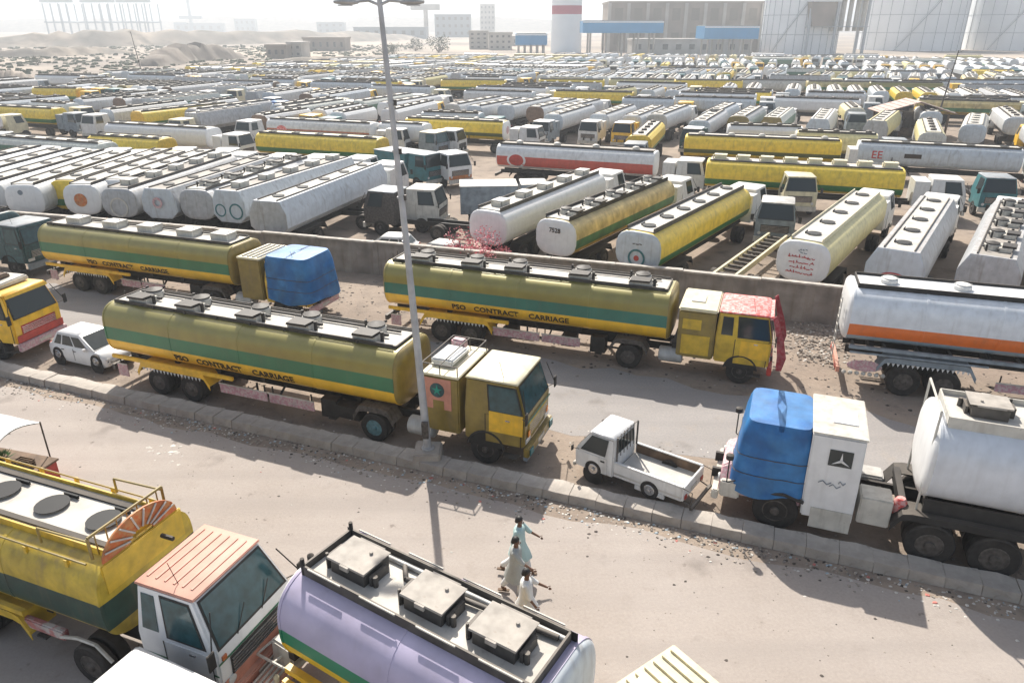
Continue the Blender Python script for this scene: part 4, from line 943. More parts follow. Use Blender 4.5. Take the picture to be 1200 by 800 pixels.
# --- small vehicles -------------------------------------------------
def car(x, y, deg, label, L=3.2, Wd=1.46, H=1.46, m=None):
    r = empty('parked_car', x, y, deg); tag(r, label, 'car')
    h = Wd/2; k = H/1.48; m = m or M['white_clean']; x0 = -L/2; S = L/3.5
    # body sides: stations along x: (x, z_low, z_belt, half width)
    st = [(-1.75, .42, .72, .80), (-1.68, .30, .86, .92), (-1.35, .25, .93, .98), (-.6, .22, .92, 1.0), (.4, .22, .90, 1.0), (.95, .22, .86, .99), (1.45, .25, .76, .95), (1.68, .32, .64, .86), (1.75, .42, .55, .74)]
    rings = []
    for xs_, zl, zb, ww in st:
        w_ = h*ww; rings.append([(xs_*S, -w_*.94, zl*k), (xs_*S, -w_, (zl+.16)*k), (xs_*S, -w_*.99, (zb-.10)*k), (xs_*S, -w_*.90, zb*k), (xs_*S, 0, (zb+.025)*k), (xs_*S, w_*.90, zb*k), (xs_*S, w_*.99, (zb-.10)*k), (xs_*S, w_, (zl+.16)*k), (xs_*S, w_*.94, zl*k), (xs_*S, 0, zl*k)])
    body = MB().loft(rings).build('body', m, r, 50)
    g0 = [(-1.6*S, .88*k, .86), (-1.38*S, 1.36*k, .74), (-.9*S, 1.46*k, .76), (-.2*S, 1.48*k, .78), (.25*S, 1.42*k, .74), (.98*S, .87*k, .88)]
    # cabin as loft from belt ring to roof ring
    belt = [(-1.62*S, .86*k), (1.02*S, .86*k)]; 
    lv = [(.86*k, -1.56*S, 1.04*S, h*.92), (1.36*k, -1.18*S, .22*S, h*.76)]
    cabn = shell_of(lv).build('cabin', m, body, 40, bev=.03)
    MB().loft([[(a, -b_, z), (c_, -b_, z), (c_, b_, z), (a, b_, z)] for z, a, c_, b_ in ((1.34*k, -1.20*S, .25*S, h*.775), (1.42*k, -1.08*S, .10*S, h*.72), (1.47*k, -.85*S, -.12*S, h*.52))]).build('roof', m, cabn, 60, bev=.02)
    Q = faces(lv)[0]
    MB().slab(Q['front'], .06, .94, .08, .93, .006, .006).build('windscreen', M['glass'], cabn); MB().slab(Q['rear'], .12, .88, .25, .88, .006, .006).build('rear_window', M['glass'], cabn)
    for s_ in ('right', 'left'):
        rv = (lambda a, b: (a, b)) if s_ == 'right' else (lambda a, b: (1-b, 1-a))
        for a, b_ in ((.08, .24), (.28, .55), (.59, .88)): MB().slab(Q[s_], *rv(a, b_), .12, .86, .006, .006).build('side_window', M['glass'], cabn)
    for s_ in (-1, 1):
        for ax in (-1.12, 1.13):
            wheel(r, ax*S, s_, h-.06, 'small'); 
            MB().lathe_y([(.33, 0), (.33, .02)], c=(ax*S, s_*(h*.99)-.012, .29)).build('wheel_arch', M['black'], body)
        mb = MB(); mb.box(-.15*S, -.13*S, s_*(h*.998)-.004, s_*(h*.998)+.004, .35*k, .84*k).build('door_seam', M['rail'], body)
        MB().box(.55*S, .68*S, s_*(h+.02)-.08, s_*(h+.02)+.08, .86*k, .98*k).build('mirror', m, body, 0, bev=.02)
        for hx in (-.05, -.75): MB().box(hx*S-.09, hx*S+.06, s_*(h)-.012, s_*(h)+.012, .74*k, .77*k).build('door_handle', M['rail'], body)
        MB().box(1.56*S, 1.70*S, s_*h*.70-.13, s_*h*.70+.13, .52*k, .66*k).build('headlight', M['lamp_glass'], body, 0, bev=.03)
        MB().box(-1.73*S, -1.66*S, s_*h*.72-.08, s_*h*.72+.08, .62*k, .88*k).build('tail_light', M['red'], body, 0, bev=.02)
    MB().box(1.70*S, 1.775*S, -h*.45, h*.45, .36*k, .46*k).build('grille', M['black'], body); MB().box(1.775*S, 1.79*S, -.2, .2, .34, .44).build('number_plate', M['offwhite'], body)
    return r
car(-16.75, 26.45, -22.5, 'small white five-door hatchback parked behind the front tanker')
def pickup():
    f, b_ = Vector((2.4, 18.04, 0)), Vector((3.86, 16.98, 0)); d = (f-b_).normalized(); n_ = Vector((-d.y, d.x, 0))
    ang = math.degrees(math.atan2(d.y, d.x)); cen = b_-n_*.66
    r = empty('pickup_truck', cen.x, cen.y, ang); tag(r, 'small white open-bed pickup parked on the dirt strip beside the kerb', 'pickup truck')
    h = .70; wb = (f-b_).length; m = M['white']
    # bed
    MB().box(-.95, 1.13, -h, h, .58, .64).build('bed_floor', M['deck'], r)
    for s_ in (-1, 1): 
        sd_ = MB().box(-.95, 1.13, s_*(h-.03)-.03, s_*(h-.03)+.03, .5, .94).build('bed_side', m, r, 0, bev=.012)
        MB().box(-.97, 1.13, s_*(h-.03)-.045, s_*(h-.03)+.045, .942, .975).build('bed_rail', m, sd_, 0, bev=.01)
        MB().box(-.9, 1.1, s_*(h-.062)-.002, s_*(h-.062)+.002, .65, .93).build('bed_side_lining', M['wood'], sd_)
        MB().box(-.45, .45, s_*(h-.04)-.045, s_*(h-.04)+.045, .36, .50).build('bed_skirt', m, sd_) 
    MB().box(-1.0, -.94, -h+.002, h-.002, .52, .95).build('tailgate', m, r, 0, bev=.012)
    bp = MB().box(-1.28, -1.2, -h, h, .34, .42).build('rear_bumper', M['rail'], r)
    b = MB(); b.tube((-1.2, -h+.1, .4), (-.9, -h+.1, .5), .02).tube((-1.2, h-.1, .4), (-.9, h-.1, .5), .02).tube((-1.24, -h, .42), (-1.24, -h, .9), .012).tube((-1.24, h, .42), (-1.24, h, .9), .012).tube((-1.24, -h, .9), (-.97, -h, .95), .012).tube((-1.24, h, .9), (-.97, h, .95), .012); b.build('bumper_stays', M['rail'], bp)
    MB().box(-1.02, -1.003, -.2, .2, .6, .72).build('number_plate', M['offwhite'], r)
    for s_ in (-1, 1): MB().box(-1.03, -1.003, s_*.56-.07, s_*.56+.07, .56, .68).build('tail_light', M['red'], r)
    MB().box(-.9, 2.1, -.5, .5, .38, .5).build('chassis', M['chassis'], r)
    # cab
    lv = [(.42, 1.16, 2.42, h), (.98, 1.16, 2.44, h), (1.62, 1.20, 1.98, h*.88)]
    c = shell_of(lv).build('cab', m, r, 30, bev=.04)
    MB().loft([[(a, -q, z), (e, -q, z), (e, q, z), (a, q, z)] for z, a, e, q in ((1.60, 1.17, 2.03, h*.9), (1.66, 1.19, 2.0, h*.9), (1.73, 1.32, 1.84, h*.7))]).build('roof', M['white_clean'], c, 50, bev=.02)
    Q = faces(lv); 
    MB().slab(Q[1]['front'], .07, .93, .08, .92, .006, .008).build('windscreen', M['glass'], c); MB().slab(Q[1]['rear'], .1, .9, .22, .86, .006, .008).build('rear_window', M['glass'], c)
    for s_ in ('right', 'left'):
        rv = (lambda a, b: (a, b)) if s_ == 'right' else (lambda a, b: (1-b, 1-a))
        MB().slab(Q[1][s_], *rv(.22, .88), .08, .90, .006, .008).build('side_window', M['glass'], c)
        dr = MB().slab(Q[0][s_], *rv(.16, .78), .06, .97, .003, .012).build('door', m, c)
        MB().slab(Q[0][s_], *rv(.22, .32), .76, .83, .018, .015).build('door_handle', M['black'], dr)
    b = MB()
    for k in range(6): b.tube((1.14, -.5+.2*k, 1.0), (1.17, -.5+.2*k, 1.72), .012, 5)
    b.tube((1.14, -.6, 1.7), (1.14, .6, 1.7), .012, 5); b.build('window_guard', M['rail'], c)
    b = MB().tube((1.10, -.62, .95), (1.10, -.62, 1.75), .03).tube((1.10, .62, .95), (1.10, .62, 1.75), .03); b.build('headboard_posts', M['rail'], r)
    MB().slab(Q[0]['front'], .2, .8, .35, .6, .004, .012).build('grille', M['black'], c)
    for u_ in (.06, .84): MB().slab(Q[0]['front'], u_, u_+.1, .35, .6, .004, .02).build('headlight', M['lamp_glass'], c)
    MB().box(2.42, 2.5, -h, h, .36, .5).build('front_bumper', M['offwhite'], r, 0, bev=.02)
    for s_ in (-1, 1):
        for ax in (0, wb):
            wheel(r, ax, s_, h-.06, 'small'); MB().lathe_y([(.33, 0), (.33, .012)], c=(ax, s_*(h+.004)-.006, .31)).build('wheel_arch', M['black'], c if ax else r) if ax else None
        MB().tube((2.3, s_*h, 1.0), (2.42, s_*(h+.18), 1.1), .01).box(2.40, 2.43, s_*(h+.2)-.05, s_*(h+.2)+.05, 1.03, 1.2).build('mirror', M['black'], c)
    return r
pickup()
# white van cab in the lower left foreground, only its roof shows
def van():
    r = empty('parked_van', -5.75, 8.65, -25); tag(r, 'white van in the lower left foreground, only its rounded roof showing', 'van')
    lv = [(.5, -1.6, 1.35, .85), (1.3, -1.6, 1.4, .86), (1.98, -1.55, .85, .72)]
    c = shell_of(lv).build('body', M['white_clean'], r, 30, bev=.06)
    MB().loft([[(a, -q, z), (e, -q, z), (e, q, z), (a, q, z)] for z, a, e, q in ((1.96, -1.58, .9, .74), (2.04, -1.52, .84, .70), (2.09, -1.3, .6, .5))]).build('roof', M['white_clean'], c, 60, bev=.04)
    Q = faces(lv)[1]; MB().slab(Q['front'], .06, .94, .06, .93, .006, .01).build('windscreen', M['glass'], c)
    for s_ in ('right', 'left'):
        for a, b_ in ((.08, .34), (.38, .62), (.66, .90)): MB().slab(Q[s_], a, b_, .1, .88, .006, .01).build('side_window', M['glass'], c)
    for s_ in (-1, 1):
        for ax in (-1.0, .95): wheel(r, ax, s_, .78, 'small')
    MB().box(1.36, 1.46, -.85, .85, .35, .55).build('bumper', M['offwhite'], r, 0, bev=.02)
van()
# the two trucks standing nose-on at the left edge
def left_truck(x, y, deg, label, body, roof, bumper, glass, visor, lower, L=6.5, roofload=False, tankm=None):
    r = empty('parked_truck', x, y, deg); tag(r, label, 'truck')
    c, F_ = cab(r, -2.1, 0, hw=1.15, zf=.78, zb=1.72, zr=2.72, slope=.32, rhw=1.0, body=body, roof=roof, bumper=bumper, glass=glass, visor=visor, lower=lower, grillem=lower, light='square')
    underframe(r, -9.5, -.3, .85)
    for s_ in (-1, 1):
        wheel(r, -1.1, s_, .98, 'single'); wheel(r, -6.9, s_, .93, 'dual'); wheel(r, -8.2, s_, .93, 'dual')
    prof = profile(z1=3.1, z0=1.3)
    tank(r, -9.6, -2.8, tankm or body, body, body, M['deck'], prof, z1=3.1, nh=3, hatch='dome', seams=2)
    if roofload:
        MB().box(-2.0, -.8, -.8, .8, 2.84, 3.05, .05).build('roof_load', M['offwhite'], c, 0, bev=.05); MB().box(-1.7, -1.2, -.5, .4, 3.06, 3.2, .05).build('roof_bundle', M['wood'], c, 0, bev=.05)
    return r, c, F_
g1, gc, gf = left_truck(-19.3, 27.45, -14, 'yellow-orange truck with red grille at the left edge behind the white car', M['yellow'], M['yellow'], M['pink'], M['glass'], M['yellow'], M['red'], roofload=True, tankm=M['yel_green'])
MB().slab(gf[0]['front'], .02, .98, .06, .36, .03, .03).build('red_front_panel', M['red'], gc)
g2, gc2, gf2 = left_truck(-25.3, 38.0, -19, 'dark teal truck cab facing the far road at the left edge', M['darkteal'], M['bluegrey'], M['bluegrey'], M['glass_teal'], M['darkteal'], M['darkteal'], tankm=M['grey_tank'])
# ================================================================ PARKED ROWS IN THE YARD
def mid_parts(r, L, paint, capr=None, capf=None, deck=None, kind='round', hatch='ring', nh=5, z1=3.25, cabm=None, roofm=None, body=True, lod=1, rail=.08, railm=None, cablower=None, hmat=None, dw=.7):
    prof = profile(kind, z1=z1, seg=20 if lod == 1 else 12)
    if kind == 'oct': dw = .62
    tank(r, 0, L, paint, capr or paint, capf or paint, deck or M['deck'], prof, dw=dw, z1=z1, nh=nh, hatch=hatch, lod=1, rail=rail, bulge=.14 if kind != 'oct' else .05, railm=railm, hmat=hmat)
    underframe(r, .1, L+4.2, .95, cross=False)
    for s_ in (-1, 1):
        for ax in (2.0, 3.35, L-.9):
            wheel(r, ax, s_, .93, 'dual')
        wheel(r, L+2.9, s_, .98, 'single')
        if lod == 1: fender(r, 2.7, s_, .93, M['chassis'], 3.1, 1.18)
    rear_end(r, -.15, lights=(lod == 1))
    if body:
        cab(r, L+.9+.9, L+.9+3.1, body=cabm or M['white'], roof=roofm or cabm or M['white'], lod=1, lower=cablower or cabm or M['white'])
        MB().box(L+.75, L+1.7, -1.1, 1.1, .9, 2.6).build('sleeper_box', cabm or M['white'], r)
def mid(A, B, label, paint, **k):
    d = Vector((B[0]-A[0], B[1]-A[1])); L = min(d.length, 13.2)
    r = empty('tanker_truck', A[0], A[1], math.degrees(math.atan2(d.y, d.x))); tag(r, label, 'tanker truck')
    mid_parts(r, k.pop('L', L), paint, **k)
    return r, L
wt_, gt_, pt_ = M['white_tank'], M['grey_tank'], M['pale_tank']
# left block, rears against the wall (A = rear)
m_, L_ = mid((-30.9, 45.8), (-31.0, 59.0), 'white tanker with a small blue mark on its rear, above the teal truck cab', wt_, capr=M['white_clean'])
end_disc(m_, -.15, -1, .1, 2.75, .16, M['bluegrey'])
mid((-29.0, 47.3), (-28.3, 60.6), 'tanker with a yellow and green flank squeezed between two white tankers near the wall', M['pso_old'], capr=M['yel_green'])
m_, L_ = mid((-27.3, 45.9), (-26.6, 58.9), 'white tanker with an orange-red round emblem on its rear end', wt_, capr=M['white_clean'])
end_disc(m_, -.15, -1, .05, 2.25, .42, M['orange'])
m_, L_ = mid((-25.9, 47.4), (-24.6, 60.0), 'white tanker with a red patch on its rear end', wt_, capr=M['white_clean'], kind='round'); end_disc(m_, -.15, -1, .2, 2.2, .5, M['red'])
m_, L_ = mid((-24.6, 45.2), (-22.6, 58.0), 'weathered grey tanker with a pale ring on its rear end', gt_, capr=M['grey_tank'], hatch='box', deck=M['deck_grey'], z1=3.15)
end_disc(m_, -.15, -1, 0, 1.95, .62, M['offwhite'], .52)
m_, L_ = mid((-22.0, 44.9), (-19.3, 57.2), 'white tanker with a faint pink mark on its rear end', gt_, capr=pt_, kind='oct', deck=M['deck_grey'], z1=3.15)
end_disc(m_, -.15, -1, 0, 2.3, .35, M['pink'], .2)
mid((-19.5, 44.6), (-16.3, 56.8), 'white tanker with a smooth flank and blank rear end', wt_, capr=gt_, hatch='cluster', z1=3.2)
m_, L_ = mid((-17.3, 43.9), (-12.9, 56.6), 'white tanker with a teal ring painted low on its rear end', wt_, capr=pt_, kind='oct', hatch='box', deck=M['deck_grey'])
end_disc(m_, -.06, -1, -.55, 2.0, .5, M['teal'], .40); end_disc(m_, -.06, -1, .6, 2.0, .4, M['teal'], .32)
mid((-14.0, 41.0), (-9.9, 55.0), 'angular pale grey tanker with long flat flank, nearest the blue tarpaulin cab', pt_, capr=gt_, kind='oct', hatch='ring')
# further left, running out of view
for k, (A_, B_, lb, pm) in enumerate((((-33.9, 46.8), (-33.6, 60.0), 'weathered white tanker second from the left edge in the row by the wall', wt_), ((-37.0, 47.6), (-36.7, 60.8), 'pale tanker at the left edge in the row by the wall', pt_),
                                   ((-40.2, 48.9), (-39.9, 62.0), 'white tanker at the left edge behind the dark teal cab', wt_))):
    mid(A_, B_, lb, pm)
# centre block
m_, L_ = mid((-1.3, 38.9), (5.6, 50.7), 'bright white round tanker in the centre with a pink bush in front of its rear', M['white_clean'], capr=M['white_clean'], kind='round', hatch='box', rail=.14)
m_, L_ = mid((2.3, 36.9), (9.8, 48.2), 'olive and green tanker with a white rear end, between two others in the centre', M['pso_old'], capr=M['white_clean'], hatch='cluster', rail=.16, railm=M['black'])
end_text(m_, ['7528'], .34, -.15, -1, 2.55, M['text'])
m_, L_ = mid((6.2, 34.5), (14.2, 45.9), 'pale yellow tanker with a green stripe and a white rear end in the centre', M['yel_green'], capr=pt_, hatch='ring', rail=.16, nh=6)
end_disc(m_, -.15, -1, 0, 1.9, .46, M['teal'], .36); end_marks(m_, -.15, -1, 2.62, .5, 1, M['text'], 3); end_disc(m_, -.15, -1, 0, 1.9, .14, M['red'])
m_, L_ = mid((13.6, 32.6), (21.3, 43.4), 'white and cream-yellow tanker with rows of red lettering on its round rear end', M['white_yel'], capr=M['white_clean'], hatch='ring', rail=.12, railm=M['cream'], z1=3.3)
end_marks(m_, -.15, -1, 2.5, 1.1, 4, M['redtext'], 5, .16); end_marks(m_, -.15, -1, 2.86, .34, 2, M['bluegrey'], 8, .08)
m_, L_ = mid((17.2, 31.2), (25.2, 42.7), 'pale grey angular tanker with black hatches and a red arc on its rear end', gt_, capr=pt_, kind='oct', hatch='ring', deck=M['deck'])
b_ = MB(); n = 12
b_.loft([[(-.07-d, rr*math.cos(math.pi*i/n), 1.9+rr*.5*math.sin(math.pi*i/n)) for i in range(n+1)] for rr in (.5, .62) for d in ((0, .015) if rr == .5 else (.015, 0))], False, False); b_.build('emblem', M['redtext'], m_)
m_, L_ = mid((20.8, 30.2), (28.9, 41.5), 'grey tanker with dark box hatches at the right edge behind the orange-striped one', gt_, kind='oct', hatch='cluster', deck=M['deck_grey'])
mid((24.3, 29.0), (32.0, 40.5), 'grey tanker cut off by the right edge, beside the one with dark box hatches', gt_, kind='oct', hatch='dome')
# cross-parked tankers
m_, L_ = mid((-.87, 63.5), (12.2, 58.6), 'long white tanker with a broad red band and a red round emblem, parked crosswise', M['red_white'], capr=M['white_clean'], capf=M['white_clean'], deck=M['deck_grey'], hatch='dome', nh=4, z1=3.3)
pr_ = profile(z1=3.3, seg=20)
side_disc(m_, 1.75, 2.05, .62, pr_, M['white_clean'], -1, 0, ex=1.35); side_disc(m_, 1.75, 2.05, .48, pr_, M['red'], -1, 0, ex=1.35, th=.022)
mid((16.2, 69.2), (29.4, 65.2), 'shiny yellow tanker with a dark stripe parked crosswise, hindmost of the pair', M['yel_dark'], hatch='dome')
m_, L_ = mid((14.8, 55.4), (27.6, 51.2), 'yellow tanker with green stripe and white cab, parked crosswise before its twin', M['yel_green'], hatch='box', z1=3.3, nh=8, rail=.03, hmat=M['cream'])
m_, L_ = mid((30.3, 65.0), (41.6, 60.6), 'pale white tanker with red characters on its flank, nose behind the yellow pair', pt_, capr=M['white_clean'])
for w2, dx in (('EE', 1.5),):
    wrap_text(m_, w2, .9, dx, 1.95, profile(z1=3.25, seg=20), M['redtext'], -1)
MB().box(3.6, 4.9, -1.25, -1.22, 2.1, 2.45).build('name_board', M['text'], m_); 
mid((42.2, 60.3), (54, 55.6), 'pale white tanker at the right edge with a pale tie band round its tank', pt_)
m_, L_ = mid((-11.25, 82.9), (-.6, 79.0), 'yellow tanker with a dark green stripe and a white front end, behind the greenish cab', M['yel_dark'], capf=M['white_clean'], hatch='dome')
end_disc(m_, L_+.15, 1, 0, 2.3, .4, M['pink'])
m_, L_ = mid((-26.0, 82), (-14.2, 77.6), 'white tanker with a brown-red band and a red emblem, left of the lamp post', M['org_white'], capr=M['white_clean'], capf=M['white_clean'])
side_disc(m_, 1.9, 2.15, .5, profile(z1=3.25, seg=20), M['redpink'], -1, 0, ex=1.3)
mid((-13.4, 78.7), (-8, 76.6), 'short white tanker behind the lamp post', M['white_clean'], kind='round', L=5, nh=2)
m_, L_ = mid((-11.6, 66.5), (-23.6, 70.9), 'pale yellow crosswise tanker with dark hatches and golden rear, left of the lamp post', M['yel_green'], capr=M['goldyellow'], deck=M['cream'], hatch='ring', body=False)
mid((-30.8, 66.4), (-39.6, 69.4), 'short yellow tanker with a golden rear end among the grey ones on the left', M['yel_green'], capr=M['goldyellow'], deck=M['cream'], L=8, body=False)
mid((-34.8, 63.8), (-46.5, 68.2), 'dark green tanker with a pale top at the left', M['green_pale'], body=False)
mid((-41.4, 78.0), (-29.4, 73.6), 'large white tanker with a white cab, parked crosswise on the left', M['white_clean'], cabm=M['white_clean'])
mid((-67.3, 96.6), (-55.2, 92.0), 'yellow and green tanker with a grey cab at the left edge', M['yel_green'], cabm=M['bluegrey'])
mid((-43.9, 88.4), (-37.9, 99.5), 'bright yellow tanker with a yellow rear end among grey ones on the left', M['yel_green'], capr=M['yellow'])
mid((-38.5, 91.0), (-33.4, 103.0), 'grey-white tanker next to the cab under a blue cloth', gt_, cabm=M['tarp'])
mid((-20.6, 101.6), (-15.5, 113.8), 'white tanker lying parallel left of the lamp post, green below', M['green_pale'])
mid((-16.6, 99.2), (-11.3, 111.3), 'long pale tanker right of the lamp post', M['white_clean'])
mid((-28.4, 92.6), (-23.5, 104.0), 'green tanker with a pale top left of the lamp post', M['green_pale'], capr=pt_)
# round rear ends in the central second row, some noses toward the camera
rowdef = [(530, 122, 'offwhite', 'beige-ended white tanker at the left end of the central second row'), (556, 124, 'white', 'white tanker next to the beige-ended one in the central second row'), (593, 123, 'white', 'white tanker with a round rear left of the brown-ended one'),
          (627, 125, 'brown', 'tanker with a brown rear end in the central second row'), (657, 126, 'white', 'white tanker right of the brown-ended one'), ]
import itertools
H_, TH, FP = 12.4, R(23.52), 850.0
def on_ground(px, py, z=0.0):
    """world point at height z seen at photograph pixel (px, py): the survey of the photo that the placements are read from"""
    dx = (px-600)/FP; v = -(py-400)/FP
    dy = math.cos(TH)+v*math.sin(TH); dz = -math.sin(TH)+v*math.cos(TH); t = (z-H_)/dz
    return Vector((dx*t, dy*t, 0))
M['brown'] = mat('brown tank end', (.24, .16, .11), .7, noise=.2, dust=.3)
ND = Vector((math.cos(R(64)), math.sin(R(64)), 0))
for px, py, cp, lb in rowdef:
    a = on_ground(px, py, 3.2); mid(a, a+ND*12.4, lb, wt_, capr=M[cp] if cp != 'white' else pt_)
for px, py, cm, lb, sh_ in ((632, 166, M['bluegrey'], 'tanker with a grey-white cab facing the camera, above the red-banded tanker', wt_), (688, 166, M['white'], 'tanker with a white cab and dark red panels facing the camera', wt_),
                       (727, 168, M['yellow'], 'tanker with a yellow cab and white roof facing the camera', wt_), (808, 176, M['darkteal'], 'white tanker with a dark blue cab facing the camera beside the yellow tanks', wt_)):
    f = on_ground(px, py, .7); ND2 = Vector((math.cos(R(66)), math.sin(R(66)), 0))
    a = f+ND2*(12.0+4.1)
    mid(a, f+ND2*4.1, lb, sh_, L=12.0, cabm=cm, roofm=M['white_clean'], cablower=cm, nh=5, capf=pt_, kind='round')
for px, py, lb, pm, cp, kd in ((770, 134, 'white tanker with a round panelled rear end in the central second row', wt_, M['offwhite'], 'round'), (833, 131, 'pale blue-white tanker right of the round panelled end', pt_, None, 'round'),
                     (866, 136, 'white tanker with an olive rear end', gt_, M['gold'], 'round'), (905, 138, 'pale tanker with a dark olive rear end and green flank', M['green_pale'], M['gold'], 'oct'),
                     (960, 140, 'bright white tanker with a long flat flank behind the yellow pair', M['white_clean'], pt_, 'oct'), (1028, 142, 'octagonal cream tanker with a grey rear end beside the pink-roofed hut', M['white_yel'], gt_, 'oct'),
                     (1142, 146, 'cream tanker with four dark hatches seen end-on at the right', M['offwhite'], pt_, 'round')):
    a = on_ground(px, py, 3.2); dd = ND if px < 1000 else Vector((math.cos(R(58)), math.sin(R(58)), 0))
    mid(a, a+dd*12.0, lb, pm, capr=cp, kind=kd, deck=M['deck'])
for px, py, px2, py2, lb, pm in ((640, 93, 700, 93, 'yellow tanker in the long far crosswise line, left of its middle', M['yel_green']), (715, 93, 790, 93, 'cream-yellow tanker in the middle of the long far crosswise line', M['white_yel']),
                    (800, 94, 860, 94, 'yellow tanker in the long far crosswise line, right of its middle', M['yel_green']), (870, 94, 940, 94, 'beige tanker in the long far crosswise line', M['offwhite']),
                    (952, 95, 1022, 96, 'green and yellow tanker at the far right crosswise line, first of two', M['pso_old']), (1028, 96, 1094, 97, 'green and yellow tanker at the far right crosswise line, second of two', M['pso']),
                    (1102, 94, 1165, 94, 'pale blue-white tanker right of the tall thin pole', pt_), (520, 94, 590, 93, 'bright yellow tanker parked crosswise right of the lamp post far back', M['yel_green']),
                    (1172, 94, 1230, 94, 'pale blue-white tanker at the far right edge in the crosswise line', pt_)):
    a, b_ = on_ground(px, py, 3.2), on_ground(px2, py2, 3.2); c_ = (a+b_)/2; UD = Vector((math.cos(R(-9)), math.sin(R(-9)), 0))
    mid(c_-UD*6, c_+UD*6, lb, pm, body=False)
# loose cabs and small trucks between the rows
def loose(px, py, deg, label, body, roof=None, lower=None, kind='cab', glass=None):
    p = on_ground(px, py, .4); r = empty('parked_truck', p.x, p.y, deg); tag(r, label, 'truck')
    if kind == 'box':
        b = MB().box(-4.2, -.4, -1.15, 1.15, .9, 2.7).build('cargo_box', body, r, 0, bev=.04); MB().box(-4.22, -.38, -1.17, 1.17, 2.702, 2.76).build('box_roof', roof or body, b)
    if kind != 'box' or True:
        cab(r, -.2 if kind == 'box' else -2.2, 1.9 if kind == 'box' else 0, body=body, roof=roof or body, lower=lower or body, lod=1, glass=glass or M['glass'])
    x1 = 1.9 if kind == 'box' else 0
    underframe(r, -7.2 if kind != 'box' else -4.2, x1-.3, .85, cross=False)
    for s_ in (-1, 1):
        wheel(r, x1-1.15, s_, .98, 'single'); wheel(r, -3.2 if kind == 'box' else -5.2, s_, .93, 'dual')
    return r
loose(540, 215, -55, 'small truck with a white cab and orange-yellow front between the rows', M['white_clean'], M['white_clean'], M['orange'])
loose(520, 184, -30, 'grey-green truck cab with a pale roof in front of the yellow tanker', M['bluegrey'], M['cream'], glass=M['glass_teal'])
loose(492, 212, -38, 'teal box truck beside the lamp post', M['teal'], M['bluegrey'], kind='box')
loose(612, 254, 4, 'blue-grey box truck behind the bright white round tanker', M['bluegrey'], M['grey_steel'], kind='box')
loose(520, 262, -12, 'pale grey crew-cab truck right of the lamp post', M['offwhite'], M['offwhite'])
loose(935, 248, -100, 'cream truck cab facing the camera above the bare trailer frame', M['cream'], M['cream'])
loose(1165, 250, -105, 'dark teal truck cab between the two grey tankers at the right', M['teal'], M['bluegrey'])
loose(330, 135, -20, 'pale truck with a blue cloth over its nose among the far left rows', M['tarp'], M['white'])
loose(20, 185, 0, 'pale grey truck low among the tankers at the left edge', M['grey_steel'], M['white'])
loose(438, 262, 160, 'dark grey cab-chassis behind the wall left of the pale crew-cab truck', M['rim'], M['bluegrey'])
loose(905, 285, -110, 'teal-grey cab beside the bare trailer frame', M['bluegrey'], M['grey_steel'])
for px_, py_, dg_, lb_, mm_ in ((512, 300, 155, 'small grey car just behind the wall under the crew-cab truck', 'grey_steel'), (455, 292, 170, 'small white car behind the wall at the lamp post', 'white')):
    p_ = on_ground(px_, py_, .5); car(p_.x, p_.y, dg_, lb_, L=3.6, m=M[mm_])
# bare trailer frame behind the wall
def bare_trailer():
    a, b_ = Vector((9.6, 32.6, 0)), Vector((15.4, 41.0, 0)); d = (b_-a); L = d.length
    r = empty('trailer_frame', a.x, a.y, math.degrees(math.atan2(d.y, d.x))); tag(r, 'bare cream trailer frame of two long rails and cross bars, standing behind the wall', 'trailer')
    for s_ in (-1, 1):
        MB().box(0, L, s_*.5-.06, s_*.5+.06, 1.05, 1.35).build('frame_rail', M['cream'], r)
        for ax in (1.6, 3.0): wheel(r, ax, s_, .93, 'dual')
    for k in range(14): MB().box(.2+L/14*k, .3+L/14*k, -.44, .44, 1.15, 1.27).build('cross_member', M['rim'], r)
    b = MB()
    for yy in (-.5, .5): b.tube((-.1, yy, 1.3), (-2.6, yy*.9, 1.55), .05)
    MB().tube((L-.6, .2, 1.3), (L+.9, -.1, .9), .05).build('hose', M['black'], r)
    landing_gear(r, L-1.5); rear_end(r, -.1)
bare_trailer()
# ---------------------------------------------------------------- the far rows, copies of a few kinds
KINDS = {}
def register(o):
    KIDS[o.name] = list(o.children)
    for k in KIDS[o.name]: register(k)
def far_kind(key):
    if key in KINDS: return copy_tree(KINDS[key])
    pm, cp, kd, L, cb = key
    r = empty('tanker_truck'); 
    prof = profile(kd, seg=14)
    tank(r, 0, L, M[pm], M[cp], M[cp], M['deck'], prof, dw=.66 if kd != 'oct' else .6, nh=0, lod=2, rail=.09, bulge=.14, hatch='dome')
    b = MB()
    for k in range(5):
        x = L*(k+.5)/5; b.lathe_z([(.28, 0), (.28, .16), (.1, .24)], c=(x, 0, 3.25), n=7)
    b.build('hatches', M['rail'] if kd == 'round' else M['grey_steel'], r, kind='stuff')
    b = MB(); b.box(.1, L+2.5, -.45, .45, .8, 1.3); b.box(.6, 1.0, -1.1, 1.1, .5, 1.1); b.build('underframe', M['chassis'], r, kind='stuff')
    b = MB()
    for ax in (2.0, 3.3, L-.9, L+2.4):
        for s_ in (-1, 1): b.lathe_y([(.5, -.28), (.5, .28)], c=(ax, s_*.93, .5), n=10)
    b.build('wheels', M['tyre'], r, kind='stuff')
    cab(r, L+.6, L+2.9, body=M[cb], roof=M[cb], lod=2, mirrors=False)
    register(r)
    KINDS[key] = r
    return r
for o in (): pass
